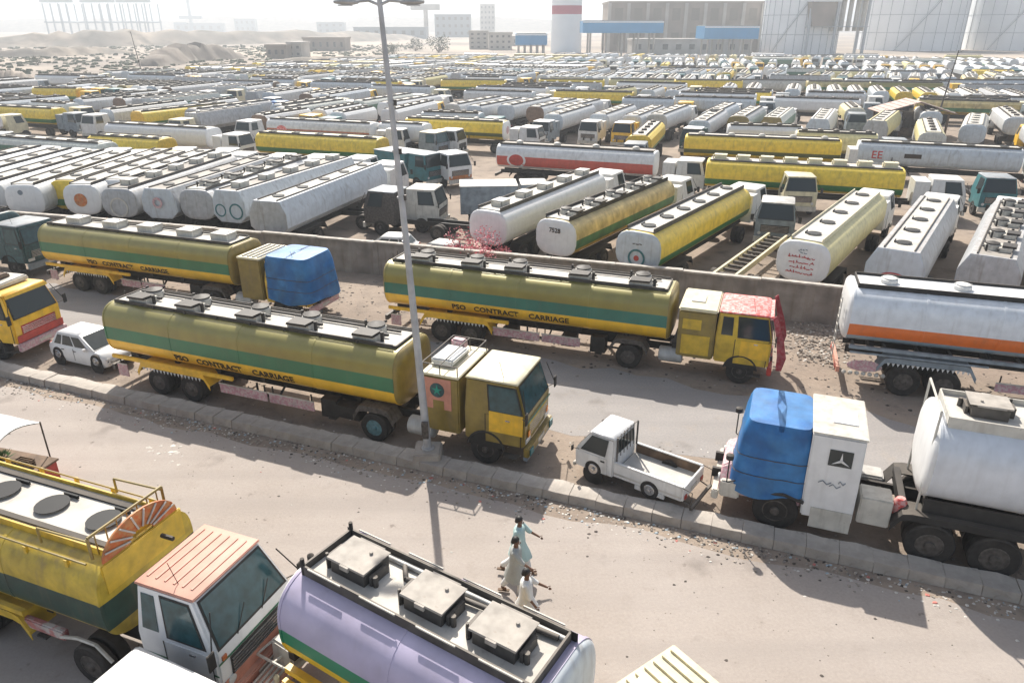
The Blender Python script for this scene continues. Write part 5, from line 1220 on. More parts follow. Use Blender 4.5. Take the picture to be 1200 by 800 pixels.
_pal = [(('white_tank', 'pale_tank', 'round'), 26), (('white_clean', 'white_clean', 'round'), 18), (('pale_tank', 'pale_tank', 'round'), 16), (('grey_tank', 'grey_tank', 'oct'), 14), (('yel_green', 'goldyellow', 'round'), 6),
        (('pso_old', 'gold', 'round'), 4), (('white_yel', 'offwhite', 'round'), 4), (('green_pale', 'pale_tank', 'oct'), 5), (('org_white', 'white_clean', 'round'), 2), (('white_tank', 'brown', 'round'), 2)]
NAMES = {'white_tank': 'white', 'white_clean': 'bright white', 'pale_tank': 'pale blue-white', 'grey_tank': 'weathered grey', 'yel_green': 'yellow and green', 'pso_old': 'faded olive-green', 'white_yel': 'cream-yellow', 'green_pale': 'dark green', 'org_white': 'white and brown-red'}
def pick(r_):
    t = r_.uniform(0, sum(w for _, w in _pal))
    for kx, w_ in _pal:
        t -= w_
        if t <= 0: return kx
    return _pal[0][0]
def in_view(p, mg=4):
    c = p.y*math.cos(TH)+(H_-3)*math.sin(TH)
    return abs(p.x)*FP/c < 600+mg*FP/c
def yard_edge(p):          # open sandy land lies left of this line
    return p.x > -96+(p.y-160)*.5 if p.y > 125 else True
placed = [Vector((o.matrix_basis.translation.x, o.matrix_basis.translation.y, 0)) for o in col.objects if o.parent is None and o.type == 'EMPTY']
segs = []
bpy.context.view_layer.update()
for o in col.objects:
    if o.parent is None and o.name.startswith(('tanker_truck', 'parked_truck', 'trailer_frame')):
        d = o.matrix_world.to_3x3() @ Vector((1, 0, 0)); p = o.matrix_world.translation.copy(); p.z = 0
        L = 16 if o.name.startswith('tanker') else 5
        segs.append((p, p+d*L) if not o.name.startswith('parked_truck') else (p-d*5, p+d*1))
GRID = {}
def gput(sg):
    c_ = (sg[0]+sg[1])/2; GRID.setdefault((int(c_.x//20), int(c_.y//20)), []).append(sg)
for sg in segs: gput(sg)
def free(p, q, dist=2.6):
    m_ = (p+q)/2; gx, gy = int(m_.x//20), int(m_.y//20); near = [s_ for i in (-1, 0, 1) for j in (-1, 0, 1) for s_ in GRID.get((gx+i, gy+j), ())]
    for k in range(5):
        t = p.lerp(q, k/4)
        for a, b_ in near:
            ab = b_-a; u_ = max(0, min(1, (t-a).dot(ab)/ab.length_squared))
            if (a+ab*u_-t).length < dist: return False
    return True
rr_ = random.Random(4)
cands = []
def ST(s, t): 
    A2 = R(-20.5); u = Vector((math.cos(A2), math.sin(A2), 0)); n_ = Vector((-u.y, u.x, 0)); return u*s+n_*t
t = 50.0; row = 0
while t < 300:
    cross = rr_.random() < (.25 if t > 66 else .0)
    base = 90-20.5+rr_.uniform(-7, 5)
    flip = rr_.random() < .35
    s = -260+rr_.uniform(0, 3)
    while s < 260:
        p = ST(s, t)
        if cross:
            a = R(-18+rr_.uniform(-3, 3)); L = rr_.choice((11, 12)); key = (*pick(rr_), L, rr_.choice(('white', 'cream', 'yellow', 'bluegrey')))
            if rr_.random() < .8: cands.append((p, a, key, row))
            s += L+4.6
        else:
            sect = int((s+260)//42); a = R(base + (((sect*37) % 11)-5)*1.1 + rr_.uniform(-1, 1)); L = rr_.choice((11, 12)); key = (*pick(rr_), L, rr_.choice(('white', 'cream', 'yellow', 'bluegrey', 'teal')))
            if rr_.random() < .93:
                q = p
                if flip or ((sect*7+row*3) % 5 == 0): q = p+Vector((math.cos(a), math.sin(a), 0))*(L+3); a += math.pi
                cands.append((q, a, key, row))
            s += 3.15+rr_.uniform(-.1, .25)
    t += 3.9 if cross else 15.2+rr_.uniform(-.6, .8)
    row += 1
good = []
for p, a, key, rw in cands:
    d = Vector((math.cos(a), math.sin(a), 0)); q = p+d*(key[3]+3)
    c_ = (p+q)/2
    if not (in_view(p) or in_view(q)): continue
    if p.length < 56 or not yard_edge(p) or not yard_edge(q): continue
    if c_.y > 285+min(0, c_.x)*.45: continue
    if abs(p.x+2) < 3 and p.y < 72: continue
    if not free(p, q): continue
    good.append((c_.length, p, a, key, rw)); gput((p, q))
for k in range(9000):
    # late comers squeezed into what gaps the rows left
    t = 70+130*rr_.random()**1.3; s = rr_.uniform(-190, 190); p = ST(s, t); L = rr_.choice((7, 8, 11, 12))
    a = rr_.choice((R(69.5), R(-20), R(69.5+180), R(60), R(-12), R(-110)))+rr_.uniform(-.09, .09); key = (*pick(rr_), L, rr_.choice(('white', 'cream', 'yellow', 'bluegrey', 'teal')))
    q = p+Vector((math.cos(a), math.sin(a), 0))*(L+3)
    if p.length < 76 or q.length < 76 or not (in_view(p) or in_view(q)) or not yard_edge(p) or not yard_edge(q) or (abs(p.x+3) < 5 and p.y < 74) or not free(p, q, 2.5): continue
    good.append((((p+q)/2).length, p, a, key, int(t//15.5))); gput((p, q))
good.sort(key=lambda g: g[0])
n_mid = len([o for o in col.objects if o.parent is None and o.name.startswith('tanker_truck')])
N_IND = 298-n_mid
ORD = ['nearest', 'second', 'third', 'fourth', 'fifth', 'sixth', 'seventh', 'eighth', 'ninth', 'tenth', 'eleventh', 'twelfth', 'thirteenth', 'fourteenth', 'fifteenth', 'sixteenth']
def landmark(p):
    px = 600+FP*p.x/(p.y*math.cos(TH)+H_*math.sin(TH))
    for lim, nm in ((0, 'at the left edge'), (100, 'below the left crane'), (190, 'below the right crane'), (290, 'below the sandy bluff'), (400, 'below the brown sand-lot buildings'), (500, 'beside the lamp post'), (600, 'below the pale flats'), (690, 'below the striped tower'), (790, 'below the long blue canopy'),
                    (890, 'below the right blue canopy'), (975, 'below the left storage tank'), (1120, 'below the middle storage tank')):
        if px < lim: return nm
    return 'below the right storage tank'
CAPN = dict(pale_tank='pale', white_clean='white', grey_tank='grey', goldyellow='golden', gold='olive', offwhite='off-white', brown='brown')
rows_seen = sorted({rw for _, _, _, _, rw in good})
LAB = {}
for d, p, a, key, rw in good[:N_IND]:
    o = far_kind(key); o.location = p; o.rotation_euler = (0, 0, a)
    rn = ORD[min(rows_seen.index(rw), 15)]; face = 'nose' if math.sin(a) < -.5 else ('flank' if abs(math.cos(a)) > .8 else 'rear')
    what = f"{CAPN[key[1]]} rear to us" if face == 'rear' else (f"{dict(white='white', cream='cream', yellow='yellow', bluegrey='grey', teal='teal')[key[4]]} cab to us" if face == 'nose' else 'parked crosswise')
    px = 600+FP*p.x/(p.y*math.cos(TH)+H_*math.sin(TH))
    LAB.setdefault((f"{NAMES[key[0]].replace(' and ', '-and-')} tanker, {what}, {rn} row, {landmark(p).replace(' the', '')}", f'{NAMES[key[0]]} tankers of the {rn} row, {landmark(p)}'), []).append((px, o))
for (lb, gr), os_ in LAB.items():
    os_.sort(key=lambda t: t[0]); n = len(os_)
    for i, (_, o) in enumerate(os_):
        w_ = '' if n == 1 else ', ' + (('left', 'right')[i]+' of two' if n == 2 else ('left', 'middle', 'right')[i]+' of three' if n == 3 else ('first', 'second', 'third', 'fourth', 'fifth', 'sixth')[min(i, 5)]+' from left')
        tag(o, lb+w_, 'tanker truck', gr)
# everything beyond: one mass
groups = {}
for d, p, a, key, rw in good[N_IND:]:
    ca, sa = math.cos(a), math.sin(a); L = key[3]
    T = lambda x, y, z: (p.x+x*ca-y*sa, p.y+x*sa+y*ca, z)
    pts = [(-1.1, 1.3), (1.1, 1.3), (1.22, 2.2), (.9, 3.1), (.5, 3.28), (-.5, 3.28), (-.9, 3.1), (-1.22, 2.2)]
    groups.setdefault(key[0], MB()).loft([[T(-.15, y*.8, 1.5+(z-1.3)*.8) for y, z in pts], [T(0, y, z) for y, z in pts], [T(L, y, z) for y, z in pts], [T(L+.15, y*.8, 1.5+(z-1.3)*.8) for y, z in pts]])
    g = groups.setdefault('chassis', MB()); 
    def tb(g, x0, x1, y0, y1, z0, z1):
        vs = [T(x, y, z) for z in (z0, z1) for x, y in ((x0, y0), (x1, y0), (x1, y1), (x0, y1))]; g.add(vs, [(3, 2, 1, 0), (4, 5, 6, 7), (0, 1, 5, 4), (1, 2, 6, 5), (2, 3, 7, 6), (3, 0, 4, 7)])
    tb(g, .3, L+2.4, -.9, .9, .3, 1.25); tb(g, .4, L-.3, -.12, .12, 3.29, 3.45)
    tb(g, L+2.86, L+2.9, -.85, .85, 1.75, 2.5)
    g2_ = groups.setdefault(key[4], MB()); tb(g2_, L+.6, L+2.85, -1.1, 1.1, .6, 2.8)
far = MB(); mats = []; idx = []
for k, g in groups.items():
    mats.append(M[k]); far.add(g.v, g.f); idx += [len(mats)-1]*len(g.f)
fo = far.build('distant_tankers'); fo['kind'] = 'stuff'; fo['label'] = 'mass of far-off tankers packed in hazy rows before the storage tanks'
for m in mats: fo.data.materials.append(m)
fo.data.polygons.foreach_set('material_index', idx)
def height_of(base_py, top_py):
    """height of a thing that stands at base_py and reaches top_py in the photograph"""
    y = on_ground(600, base_py).y; a = TH+math.atan((top_py-400)/FP); return H_-y*math.tan(a)
# ================================================================ PEOPLE, STALL, SMALL THINGS
def skin_tree(name, pts, edges, m, parent=None, lev=2):
    """pts: list of (co, radius); skinned, evaluated and stored as a plain mesh"""
    me = bpy.data.meshes.new(name); me.from_pydata([p[0] for p in pts], edges, []); o = bpy.data.objects.new(name, me); col.objects.link(o)
    md = o.modifiers.new('skin', 'SKIN'); md.use_smooth_shade = True
    if not me.skin_vertices:
        bpy.context.view_layer.objects.active = o
    sv = me.skin_vertices[0].data if me.skin_vertices else None
    if sv is None: return o
    for i, p in enumerate(pts): sv[i].radius = (p[1], p[1]) if not isinstance(p[1], tuple) else p[1]; sv[i].use_root = (i == 0)
    s_ = o.modifiers.new('sub', 'SUBSURF'); s_.levels = lev; s_.render_levels = lev
    bpy.context.view_layer.update()
    me2 = bpy.data.meshes.new_from_object(o.evaluated_get(bpy.context.evaluated_depsgraph_get()))
    bpy.data.objects.remove(o); me2.name = name; me2.materials.clear(); me2.materials.append(m); me2.shade_smooth()
    return link(name, me2, parent)
def person(x, y, deg, label, top, trousers, pose, h=1.70):
    """faces +x; pose: (left arm swing, right arm swing, stride)"""
    r = empty('person', x, y, deg); tag(r, label, 'person')
    k = h/1.70; la, ra, st = pose
    def V(a, b, c): return Vector((a*k, b*k, c*k))
    def arm(s, sw, out=.07, bend=.35):
        sh = V(0, s*.19, 1.40); d = Vector((math.sin(sw), s*out, -math.cos(sw))); el = sh+d*.28*k
        d2 = Vector((math.sin(sw+bend), s*out*.6, -math.cos(sw+bend))); wr = el+d2*.25*k
        return sh, el, wr, d2
    def leg(s, sw, bend):
        hp = V(0, s*.09, .90); kn = hp+Vector((math.sin(sw), 0, -math.cos(sw)))*.42*k; an = kn+Vector((math.sin(sw-bend), 0, -math.cos(sw-bend)))*.42*k
        return hp, kn, an
    pts = [(V(0, 0, .95), .12*k), (V(.01, 0, 1.15), .11*k), (V(.0, 0, 1.34), (.13*k, .13*k)), (V(.01, 0, 1.45), .055*k), (V(.02, 0, 1.53), .055*k), (V(.025, 0, 1.60), (.088*k, .075*k)), (V(.02, 0, 1.66), (.075*k, .07*k))]
    ed = [(0, 1), (1, 2), (2, 3), (3, 4), (4, 5), (5, 6)]
    def chain(start, items):
        a = start
        for it in items: pts.append(it); ed.append((a, len(pts)-1)); a = len(pts)-1
        return a
    hands = []
    for s, sw in ((1, la), (-1, ra)):
        sh, el, wr, d2 = arm(s, sw); hd = wr+d2*.07*k
        chain(2, [(sh, .040*k), (el, .038*k), (wr, .028*k), (hd, (.036*k, .020*k))]); hands.append((hd, d2, s))
    legs = []
    for s, sw, bd in ((1, st, .1), (-1, -st, .45)):
        hp, kn, an = leg(s, sw, bd); lo = an.z; legs.append((hp, kn, an))
        chain(0, [(hp, .085*k), (kn, .058*k), (an, .04*k), (an+Vector((.12, 0, -.035))*k, .035*k)])
    minz = min(l[2].z for l in legs)-.07*k
    body = skin_tree('body', pts, ed, M['skin'], r)
    for hd, d2, s in hands:
        side_v = Vector((0, 1, 0)); fw = d2.cross(side_v).normalized()
        for i in range(4):
            off = fw*(.027-.018*i)*k; L = (.062, .072, .068, .052)[i]*k; b0 = hd+off*.9+d2*.012*k; b1 = b0+d2*L*.5+side_v*(-s)*.004; b2 = b0+d2*L*.95+side_v*(-s)*.018
            skin_tree('finger', [(b0, .0095*k), (b1, .0085*k), (b2, .0070*k)], [(0, 1), (1, 2)], M['skin'], body, 1)
        b0 = hd+fw*.03*k-d2*.02*k; skin_tree('thumb', [(b0, .011*k), (b0+(fw*.03+d2*.02)*k, .0095*k), (b0+(fw*.045+d2*.048)*k, .008*k)], [(0, 1), (1, 2)], M['skin'], body, 1)
    # head details
    b = MB(); b.lathe_z([(.005, -.02), (.017, -.015), (.008, .028)], c=(.112*k, 0, 1.585*k), n=6); b.build('nose', M['skin'], body, 60)
    for s in (-1, 1):
        MB().lathe_z([(.002, -.009), (.012, 0), (.002, .009)], c=(.100*k, s*.032*k, 1.612*k), n=8).build('eye', M['cloth_white'], body, 60)
        MB().box(-.002*k, .03*k, s*.082*k-.008, s*.082*k+.008, 1.575*k, 1.635*k).build('ear', M['skin'], body, 0, bev=.006)
    MB().box(.085*k, .102*k, -.024*k, .024*k, 1.545*k, 1.553*k).build('mouth', mat('lips', (.12, .05, .035), .5), body)
    hr = []; n = 16
    for z, rx, ry, cx in ((1.59, .072, .080, -.035), (1.635, .086, .084, -.014), (1.68, .088, .080, .0), (1.72, .066, .060, .0), (1.738, .02, .02, 0)):
        hr.append([((cx+rx*math.cos(2*math.pi*i/n))*k, ry*math.sin(2*math.pi*i/n)*k, (z+rnd.uniform(-.004, .004))*k) for i in range(n)])
    MB().loft(hr).build('hair', M['hair'], body, 70)
    # long tunic with side sway
    n = 24; rings = []
    for z, rx, ry, cx, wv in ((1.47, .055, .075, 0, 0), (1.43, .10, .17, 0, 0), (1.36, .135, .215, 0, 0), (1.15, .14, .20, .0, .004), (.95, .155, .205, .0, .008), (.75, .20+abs(st)*.12, .215, .01, .02), (.55, .22+abs(st)*.2, .225, .02, .03)):
        rings.append([((cx+(rx+wv*math.sin(5*2*math.pi*i/n))*math.cos(2*math.pi*i/n))*k, (ry+wv*math.cos(4*2*math.pi*i/n))*math.sin(2*math.pi*i/n)*k, z*k) for i in range(n)])
    tn = MB().loft(rings, True, False).build('tunic', top, r, 80)
    for s, sw in ((1, la), (-1, ra)):
        sh, el, wr, d2 = arm(s, sw); e2 = el.lerp(wr, .35)
        skin_tree('sleeve', [(sh-Vector((0, s*.06, -.01))*k, .085*k), (sh+Vector((0, s*.01, 0))*k, .085*k), (sh.lerp(el, .5), .074*k), (el, .066*k), (e2, .060*k)], [(0, 1), (1, 2), (2, 3), (3, 4)], top, tn, 1)
    for hp, kn, an in legs: skin_tree('trouser_leg', [(hp+Vector((0, 0, -.02)), .12*k), (kn, .10*k), (kn.lerp(an, .6), .09*k), (an+Vector((0, 0, .06))*k, .065*k)], [(0, 1), (1, 2), (2, 3)], trousers, r, 1)
    for hp, kn, an in legs: MB().box(an.x-.09*k, an.x+.19*k, an.y-.045*k, an.y+.045*k, an.z-.085*k, an.z-.055*k).build('sandal', M['wood'], r, 0, bev=.01)
    r.location.z = -minz-.0+.018
    return r
pA, pB, pC = on_ground(608, 672), on_ground(604, 698), on_ground(616, 738)
person(pA.x, pA.y, -15, 'man in a pale aqua tunic, farthest of the three people walking on the near road', M['cloth_teal'], M['cloth_white'], (.75, -.35, .35))
person(pB.x, pB.y, -10, 'man in a grey tunic, middle of the three people walking on the near road', M['cloth_grey'], M['cloth_white'], (-.45, .7, -.38))
person(pC.x, pC.y, -5, 'person in a white tunic nearest the lilac tanker, arm held out', M['cloth_white'], M['cloth_white'], (.75, .25, .3))
# roadside stall at the left
def stall():
    c = on_ground(24, 576); r = empty('market_stall', c.x, c.y, -16); tag(r, 'roadside stall with a white cloth canopy on thin poles and a red counter', 'market stall')
    n = 9; b = MB(); vs = []
    for s in (0, .03):
        for j in range(n):
            for i in range(n):
                u, v = i/(n-1), j/(n-1); sag = -.28*math.sin(math.pi*u)*math.sin(math.pi*v); vs.append((-1.7+2.3*u, -.75+1.5*v, 2.0+.22*math.sin(v*3.1)+sag-s+.03*math.sin(7*u+5*v)))
    fs = []
    for k in (0, 1):
        for j in range(n-1):
            for i in range(n-1):
                a = k*n*n+j*n+i; fs.append((a, a+1, a+n+1, a+n))
    b.add(vs, fs).build('canopy', M['cloth_white'], r, 60)
    for xx in (-1.68, .58):
        for yy in (-.73, .73): MB().tube((xx, yy, 0), (xx, yy, 2.02), .022).build('pole', M['rim'], r)
    ct = MB().box(-1.6, .95, -.6, .6, .1, .86).build('counter', M['red'], r, 0, bev=.02)
    MB().box(-1.65, 1.0, -.65, .65, .862, .92).build('counter_top', M['wood'], ct, 0, bev=.01)
    return r, c
stl, sc_ = stall()
def near_stall(name, lab, cat, lx, ly, z, build, group=None):
    a = R(-16); o = empty(name, sc_.x+lx*math.cos(a)-ly*math.sin(a), sc_.y+lx*math.sin(a)+ly*math.cos(a), -16, z); tag(o, lab, cat, group); build(o)
def crate(o): 
    MB().box(-.25, .25, -.18, .18, 0, .02).build('crate_floor', M['wood'], o)
    for z in (.03, .1, .17):
        for s_ in (-1, 1): MB().box(-.25, .25, s_*.17-.01, s_*.17+.01, z, z+.05).build('slat', M['wood'], o); MB().box(s_*.24-.01, s_*.24+.01, -.158, .158, z, z+.05).build('slat', M['wood'], o)
def greens(o):
    b = MB(); q = random.Random(3)
    for i in range(90):
        a, e, l = q.uniform(0, 6.28), q.uniform(.3, 1.5), q.uniform(.2, .42); d = Vector((math.cos(a)*math.cos(e), math.sin(a)*math.cos(e), math.sin(e))); t_ = Vector((-d.y, d.x, 0))*.035; p = d*l
        b.add([d*.03, p*.6+t_, p, p*.6-t_], [(0, 1, 2, 3)])
    b.build('leaves', M['leaf'], o); MB().lathe_z([(.12, 0), (.15, .12), (.14, .14)], n=10).build('basket', M['wood'], o, 40)
near_stall('leafy_bundle', 'bundle of green leaves in a basket on the stall counter', 'vegetables', -.45, .1, .925, greens)
near_stall('wooden_crate', 'small wooden crate on the right end of the stall counter', 'crate', .45, 0, .925, crate)
near_stall('cooking_pot', 'dull metal pot on the stall counter beside the crate', 'pot', 0, -.25, .925, lambda o: (MB().lathe_z([(.12, 0), (.15, .05), (.15, .17), (.16, .18), (.14, .18), (.13, .02)], n=16).build('pot_body', M['galv'], o, 40), MB().lathe_z([(.15, .182), (.1, .21), (.02, .22)], n=16).build('pot_lid', M['chrome'], o, 40)))
# pink flowering bush behind the second tanker
def bush(name, px, py, label, m, size, n=600, cat='bush', flat=.8, seed=1, leaf=.06):
    p = on_ground(px, py); r = empty(name, p.x, p.y); tag(r, label, cat); q = random.Random(seed); b = MB(); tr = MB()
    cl = [(Vector((q.gauss(0, .42), q.gauss(0, .42), q.uniform(.35, 1.0)*flat))*size, q.uniform(.22, .42)*size) for _ in range(9)]
    for c_, rr in cl: tr.tube((0, 0, 0), c_*.9, .03*size, 5, .008*size)
    for i in range(n):
        c_, rr = q.choice(cl); d = Vector((q.gauss(0, 1), q.gauss(0, 1), q.gauss(0, 1))).normalized()*rr*q.uniform(.4, 1.05); p0 = c_+d
        if p0.z < .02: continue
        a = Vector((q.gauss(0, 1), q.gauss(0, 1), q.gauss(0, .6))).normalized()*leaf*size; c2 = a.cross(Vector((q.gauss(0, 1), q.gauss(0, 1), q.gauss(0, 1)))).normalized()*leaf*.6*size
        b.add([p0-a, p0+c2, p0+a, p0-c2], [(0, 1, 2, 3)])
    b.build('crown', m, r); tr.build('stems', M['wood'], r); return r
M['blossom'] = mat('pink blossom', (.72, .16, .20), .6, noise=.3, alt=(.75, .42, .40), altscale=5, altmix=.7)
pb = bush('flowering_bush', 545, 335, 'pink blossoming bush rising over the wall behind the second tanker', M['blossom'], 2.4, 3200, seed=4, leaf=.028)
pb.location = (-2.3, 36.9, 0)
M['scrub'] = mat('dusty scrub', (.09, .11, .06), .8, noise=.35, dust=.3)
for k, (px, py, sz, lb) in enumerate(((514, 62, 7.5, 'grey-green tree left of the white flats beyond the yard'), (487, 60, 6, 'dark slim tree just right of the lamp post beyond the yard'), (460, 66, 5, 'small bush against the lamp post far beyond the yard'),
          (62, 103, 3.5, 'dark round bush at the left edge of the yard'), (90, 100, 3.2, 'dark bush with a pointed top at the left edge of the yard'), (44, 76, 3, 'lone bush on the sandy land at the left'), (227, 66, 5, 'small dark bush on top of the sandy bluff'), (243, 88, 3, 'low dark bush under the sandy bluff'), (112, 98, 2.6, 'low grey bush right of the dark ones at the edge of the yard'))):
    bush('tree' if k < 3 else 'bush', px, py, lb, M['scrub'], sz, 500, 'tree' if k < 3 else 'bush', seed=20+k)
# hut with a pink tin roof in the yard
def hut():
    p = on_ground(1062, 158); r = empty('yard_hut', p.x, p.y, -8); tag(r, 'open hut with a pinkish pitched tin roof among the tankers at the right', 'hut')
    for xx in (-3.6, 3.6):
        for yy in (-2, 2): MB().box(xx-.1, xx+.1, yy-.1, yy+.1, 0, 2.7).build('post', M['wood'], r)
    MB().box(-3.5, 3.5, 1.9, 2.0, 0, 2.6).build('back_wall', M['wall'], r)
    rf = None
    for s_ in (-1, 1):
        rf = MB().loft([[(0, -2.6, 4.05), (0, 2.6, 4.05), (0, 2.6, 4.13), (0, -2.6, 4.13)], [(s_*4.3, -2.6, 2.75), (s_*4.3, 2.6, 2.75), (s_*4.3, 2.6, 2.83), (s_*4.3, -2.6, 2.83)]]).build('roof_slope', mat('pink tin', (.52, .36, .31), .7, noise=.2, wear=.3), r)
        for k in range(6):
            xx = s_*(.5+.7*k); z = 4.13-1.3*abs(xx)/4.3; MB().box(xx-.04, xx+.04, -2.6, 2.6, z-.01, z+.05).build('roof_batten', M['coping'], rf)
    MB().box(-2, 3, -2.3, -.6, .1, .9).build('platform', M['wood'], r)
hut()
# poles in and beyond the yard
for px, py, h, lb in ((1095, 150, 9.5, 'tall thin dark pole left of the pale crosswise tanker at the right'), (168, 92, 11, 'thin leaning pole on the open land at the left')):
    p = on_ground(px, py); r = empty('pole', p.x, p.y); tag(r, lb, 'pole'); MB().tube((0, 0, 0), (.9 if px > 600 else -1, 0, h), .13, 7, .06).build('shaft', M['rail'], r); MB().tube((.9 if px > 600 else -1, 0, h-.3), (.9 if px > 600 else -1, -.9, h), .04).build('bracket_arm', M['rail'], r)
# litter and rubble
def litter(name, m, pts, size, seed, flat=.5):
    q = random.Random(seed); b = MB()
    for p in pts:
        s_ = size*q.uniform(.35, 1.3); a = q.uniform(0, 3.14); ca, sa = math.cos(a), math.sin(a); n = q.choice((4, 5, 5)); f_ = flat*q.uniform(.4, 1.2)
        ring = [(s_*q.uniform(.6, 1.1)*math.cos(2*math.pi*i/n+a), s_*q.uniform(.5, 1.0)*math.sin(2*math.pi*i/n+a)) for i in range(n)]
        b.loft([[(p[0]+x, p[1]+y, .004) for x, y in ring], [(p[0]+x*.75+s_*.1, p[1]+y*.75, .006+s_*f_*q.uniform(.6, 1)) for x, y in ring]])
    o = b.build(name, m); o['kind'] = 'stuff'; return o
q = random.Random(9)
def strip(n, t0, t1, s0=-30, s1=24, clump=None):
    out = []
    cl = [q.uniform(s0, s1) for _ in range(26)]
    while len(out) < n:
        s = q.gauss(q.choice(cl), .9) if q.random() < .65 else q.uniform(s0, s1); t = t1-abs(q.gauss(0, 1))*(t1-t0)*.45
        out.append(road_pt(s, t))
    return out
M['stone'] = mat('rubble', (.36, .31, .26), .95, noise=.4, scale=6, bump=.5)
M['dark_dirt'] = mat('dark litter', (.08, .065, .055), .9, noise=.4)
M['paper'] = mat('scraps of paper', (.62, .58, .52), .85, noise=.3, scale=5)
M['plastic'] = mat('scraps of blue plastic', (.36, .44, .48), .5, noise=.3)
M['redscrap'] = mat('scraps of red cloth', (.50, .16, .13), .7, noise=.3)
for nm, mt, pts, sz, sd2, fl in (('rubble', M['stone'], strip(1500, -.9, -.02), .045, 1, .7), ('dark_litter', M['dark_dirt'], strip(330, -.85, 0), .05, 2, .3), ('paper_litter', M['paper'], strip(800, -1.1, -.05), .045, 3, .25), ('plastic_litter', M['plastic'], strip(200, -.8, -.05), .05, 4, .4), ('cloth_scraps', M['redscrap'], strip(45, -1.1, -.1), .07, 5, .25)):
    litter(nm, mt, pts, sz, sd2, fl)
def area(n, pxs, pys): return [on_ground(q.uniform(*pxs), q.uniform(*pys)) for _ in range(n)]
litter('pebbles', M['stone'], [road_pt(q.uniform(-25, 22), -q.uniform(1, 13)) for _ in range(900)], .022, 6, .5)
litter('road_litter', M['dark_dirt'], [road_pt(q.uniform(-25, 22), -q.uniform(1, 13)) for _ in range(240)], .05, 7, .12)
litter('paper_litter', M['paper'], [road_pt(q.uniform(-25, 22), -q.uniform(1, 13)) for _ in range(70)], .05, 8, .15)
litter('paper_litter', M['paper'], area(18, (165, 215), (520, 545)), .09, 18, .1)
litter('rubble', M['stone'], [road_pt(q.uniform(-30, 25), q.uniform(.7, 4.2)) for _ in range(900)], .04, 9, .6)
litter('paper_litter', M['paper'], [road_pt(q.uniform(-30, 25), q.uniform(.7, 4.5)) for _ in range(150)], .045, 10, .3)
litter('rubble_heap', M['stone'], [p+Vector((q.gauss(0, .5), q.gauss(0, .4), 0)) for p in area(500, (938, 985), (372, 425))], .08, 11, .9)
litter('paper_litter', M['paper'], [p+Vector((q.gauss(0, .5), q.gauss(0, .4), 0)) for p in area(160, (938, 985), (372, 425))], .07, 12, .5)
litter('rubble', M['stone'], [road_pt(q.uniform(-40, 30), q.uniform(9, 15)) for _ in range(1500)], .055, 13, .6)
litter('dark_litter', M['dark_dirt'], [road_pt(q.uniform(-40, 30), q.uniform(8.7, 15)) for _ in range(700)], .08, 14, .25)
# ================================================================ BEYOND THE YARD
M['tank_wall'] = mat('storage tank plate', (.84, .87, .89), .5, noise=.06, scale=.08, streak=0)
M['tank_seam'] = mat('storage tank rib', (.42, .46, .49), .6, noise=.1)
M['bldg'] = mat('dusty concrete building', (.30, .25, .21), .9, noise=.2, scale=.1)
M['bldg2'] = mat('pale block building', (.46, .43, .39), .9, noise=.2, scale=.1)
M['canopy_blue'] = mat('blue fascia', (.03, .27, .55), .5, noise=.08, scale=.2)
M['steel_far'] = mat('crane steel', (.20, .28, .34), .7, noise=.1)
M['winfar'] = mat('dark openings', (.06, .06, .06), .6)
def storage_tank(px, base_py, rpx, hgt, label, pipes=0, stair=None, band=None):
    p = on_ground(px, base_py); c = p.y*math.cos(TH)+H_*math.sin(TH); rad = rpx*c/FP
    p = p+Vector((p.x, p.y, 0)).normalized()*rad
    r = empty('storage_tank', p.x, p.y); tag(r, label, 'storage tank')
    MB().lathe_z([(rad, 0), (rad, hgt)], n=56).build('tank_wall', M['tank_wall'], r, 40)
    MB().lathe_z([(rad*1.005, hgt), (rad*.5, hgt+rad*.08), (.1, hgt+rad*.1)], n=56).build('tank_roof', M['tank_wall'], r, 20)
    for k in range(1, 5): MB().lathe_z([(rad*1.004, hgt*k/5-.12), (rad*1.006, hgt*k/5-.12), (rad*1.006, hgt*k/5+.12), (rad*1.004, hgt*k/5+.12)], n=56).build('stiffening_ring', M['tank_seam'], r)
    for k in range(28):
        a = 2*math.pi*k/28; MB().tube((rad*1.004*math.cos(a), rad*1.004*math.sin(a), 0), (rad*1.004*math.cos(a), rad*1.004*math.sin(a), hgt), .16, 4).build('vertical_seam', M['tank_seam'], r) if k % 2 == 0 or True else None
    if stair is not None:
        b = MB(); n = 34; a0, a1 = stair
        for i in range(n):
            a = R(a0+(a1-a0)*i/n); a2 = R(a0+(a1-a0)*(i+1)/n); z0, z1_ = hgt*i/n, hgt*(i+1)/n
            for dz in (0, 1.2): b.tube((rad*1.03*math.cos(a), rad*1.03*math.sin(a), z0+dz), (rad*1.03*math.cos(a2), rad*1.03*math.sin(a2), z1_+dz), .25 if dz == 0 else .08, 4)
        b.build('spiral_stair', M['tank_seam'], r)
    if pipes:
        for k in range(pipes): MB().tube((-rad*.5+k*2.2, -rad*1.05, 0), (-rad*.5+k*2.2, -rad*1.05, hgt*1.0), .8, 8).build('riser_pipe', M['offwhite'], r)
storage_tank(933, 64, 44, 42, 'pale storage tank at the left of the tank farm, pipes beside it', 0, (-150, -60))
storage_tank(1062, 60, 58, 44, 'pale storage tank in the middle of the tank farm', 0, (-130, -60))
storage_tank(1190, 60, 62, 44, 'pale storage tank at the right edge of the tank farm', 0, (-150, -90))
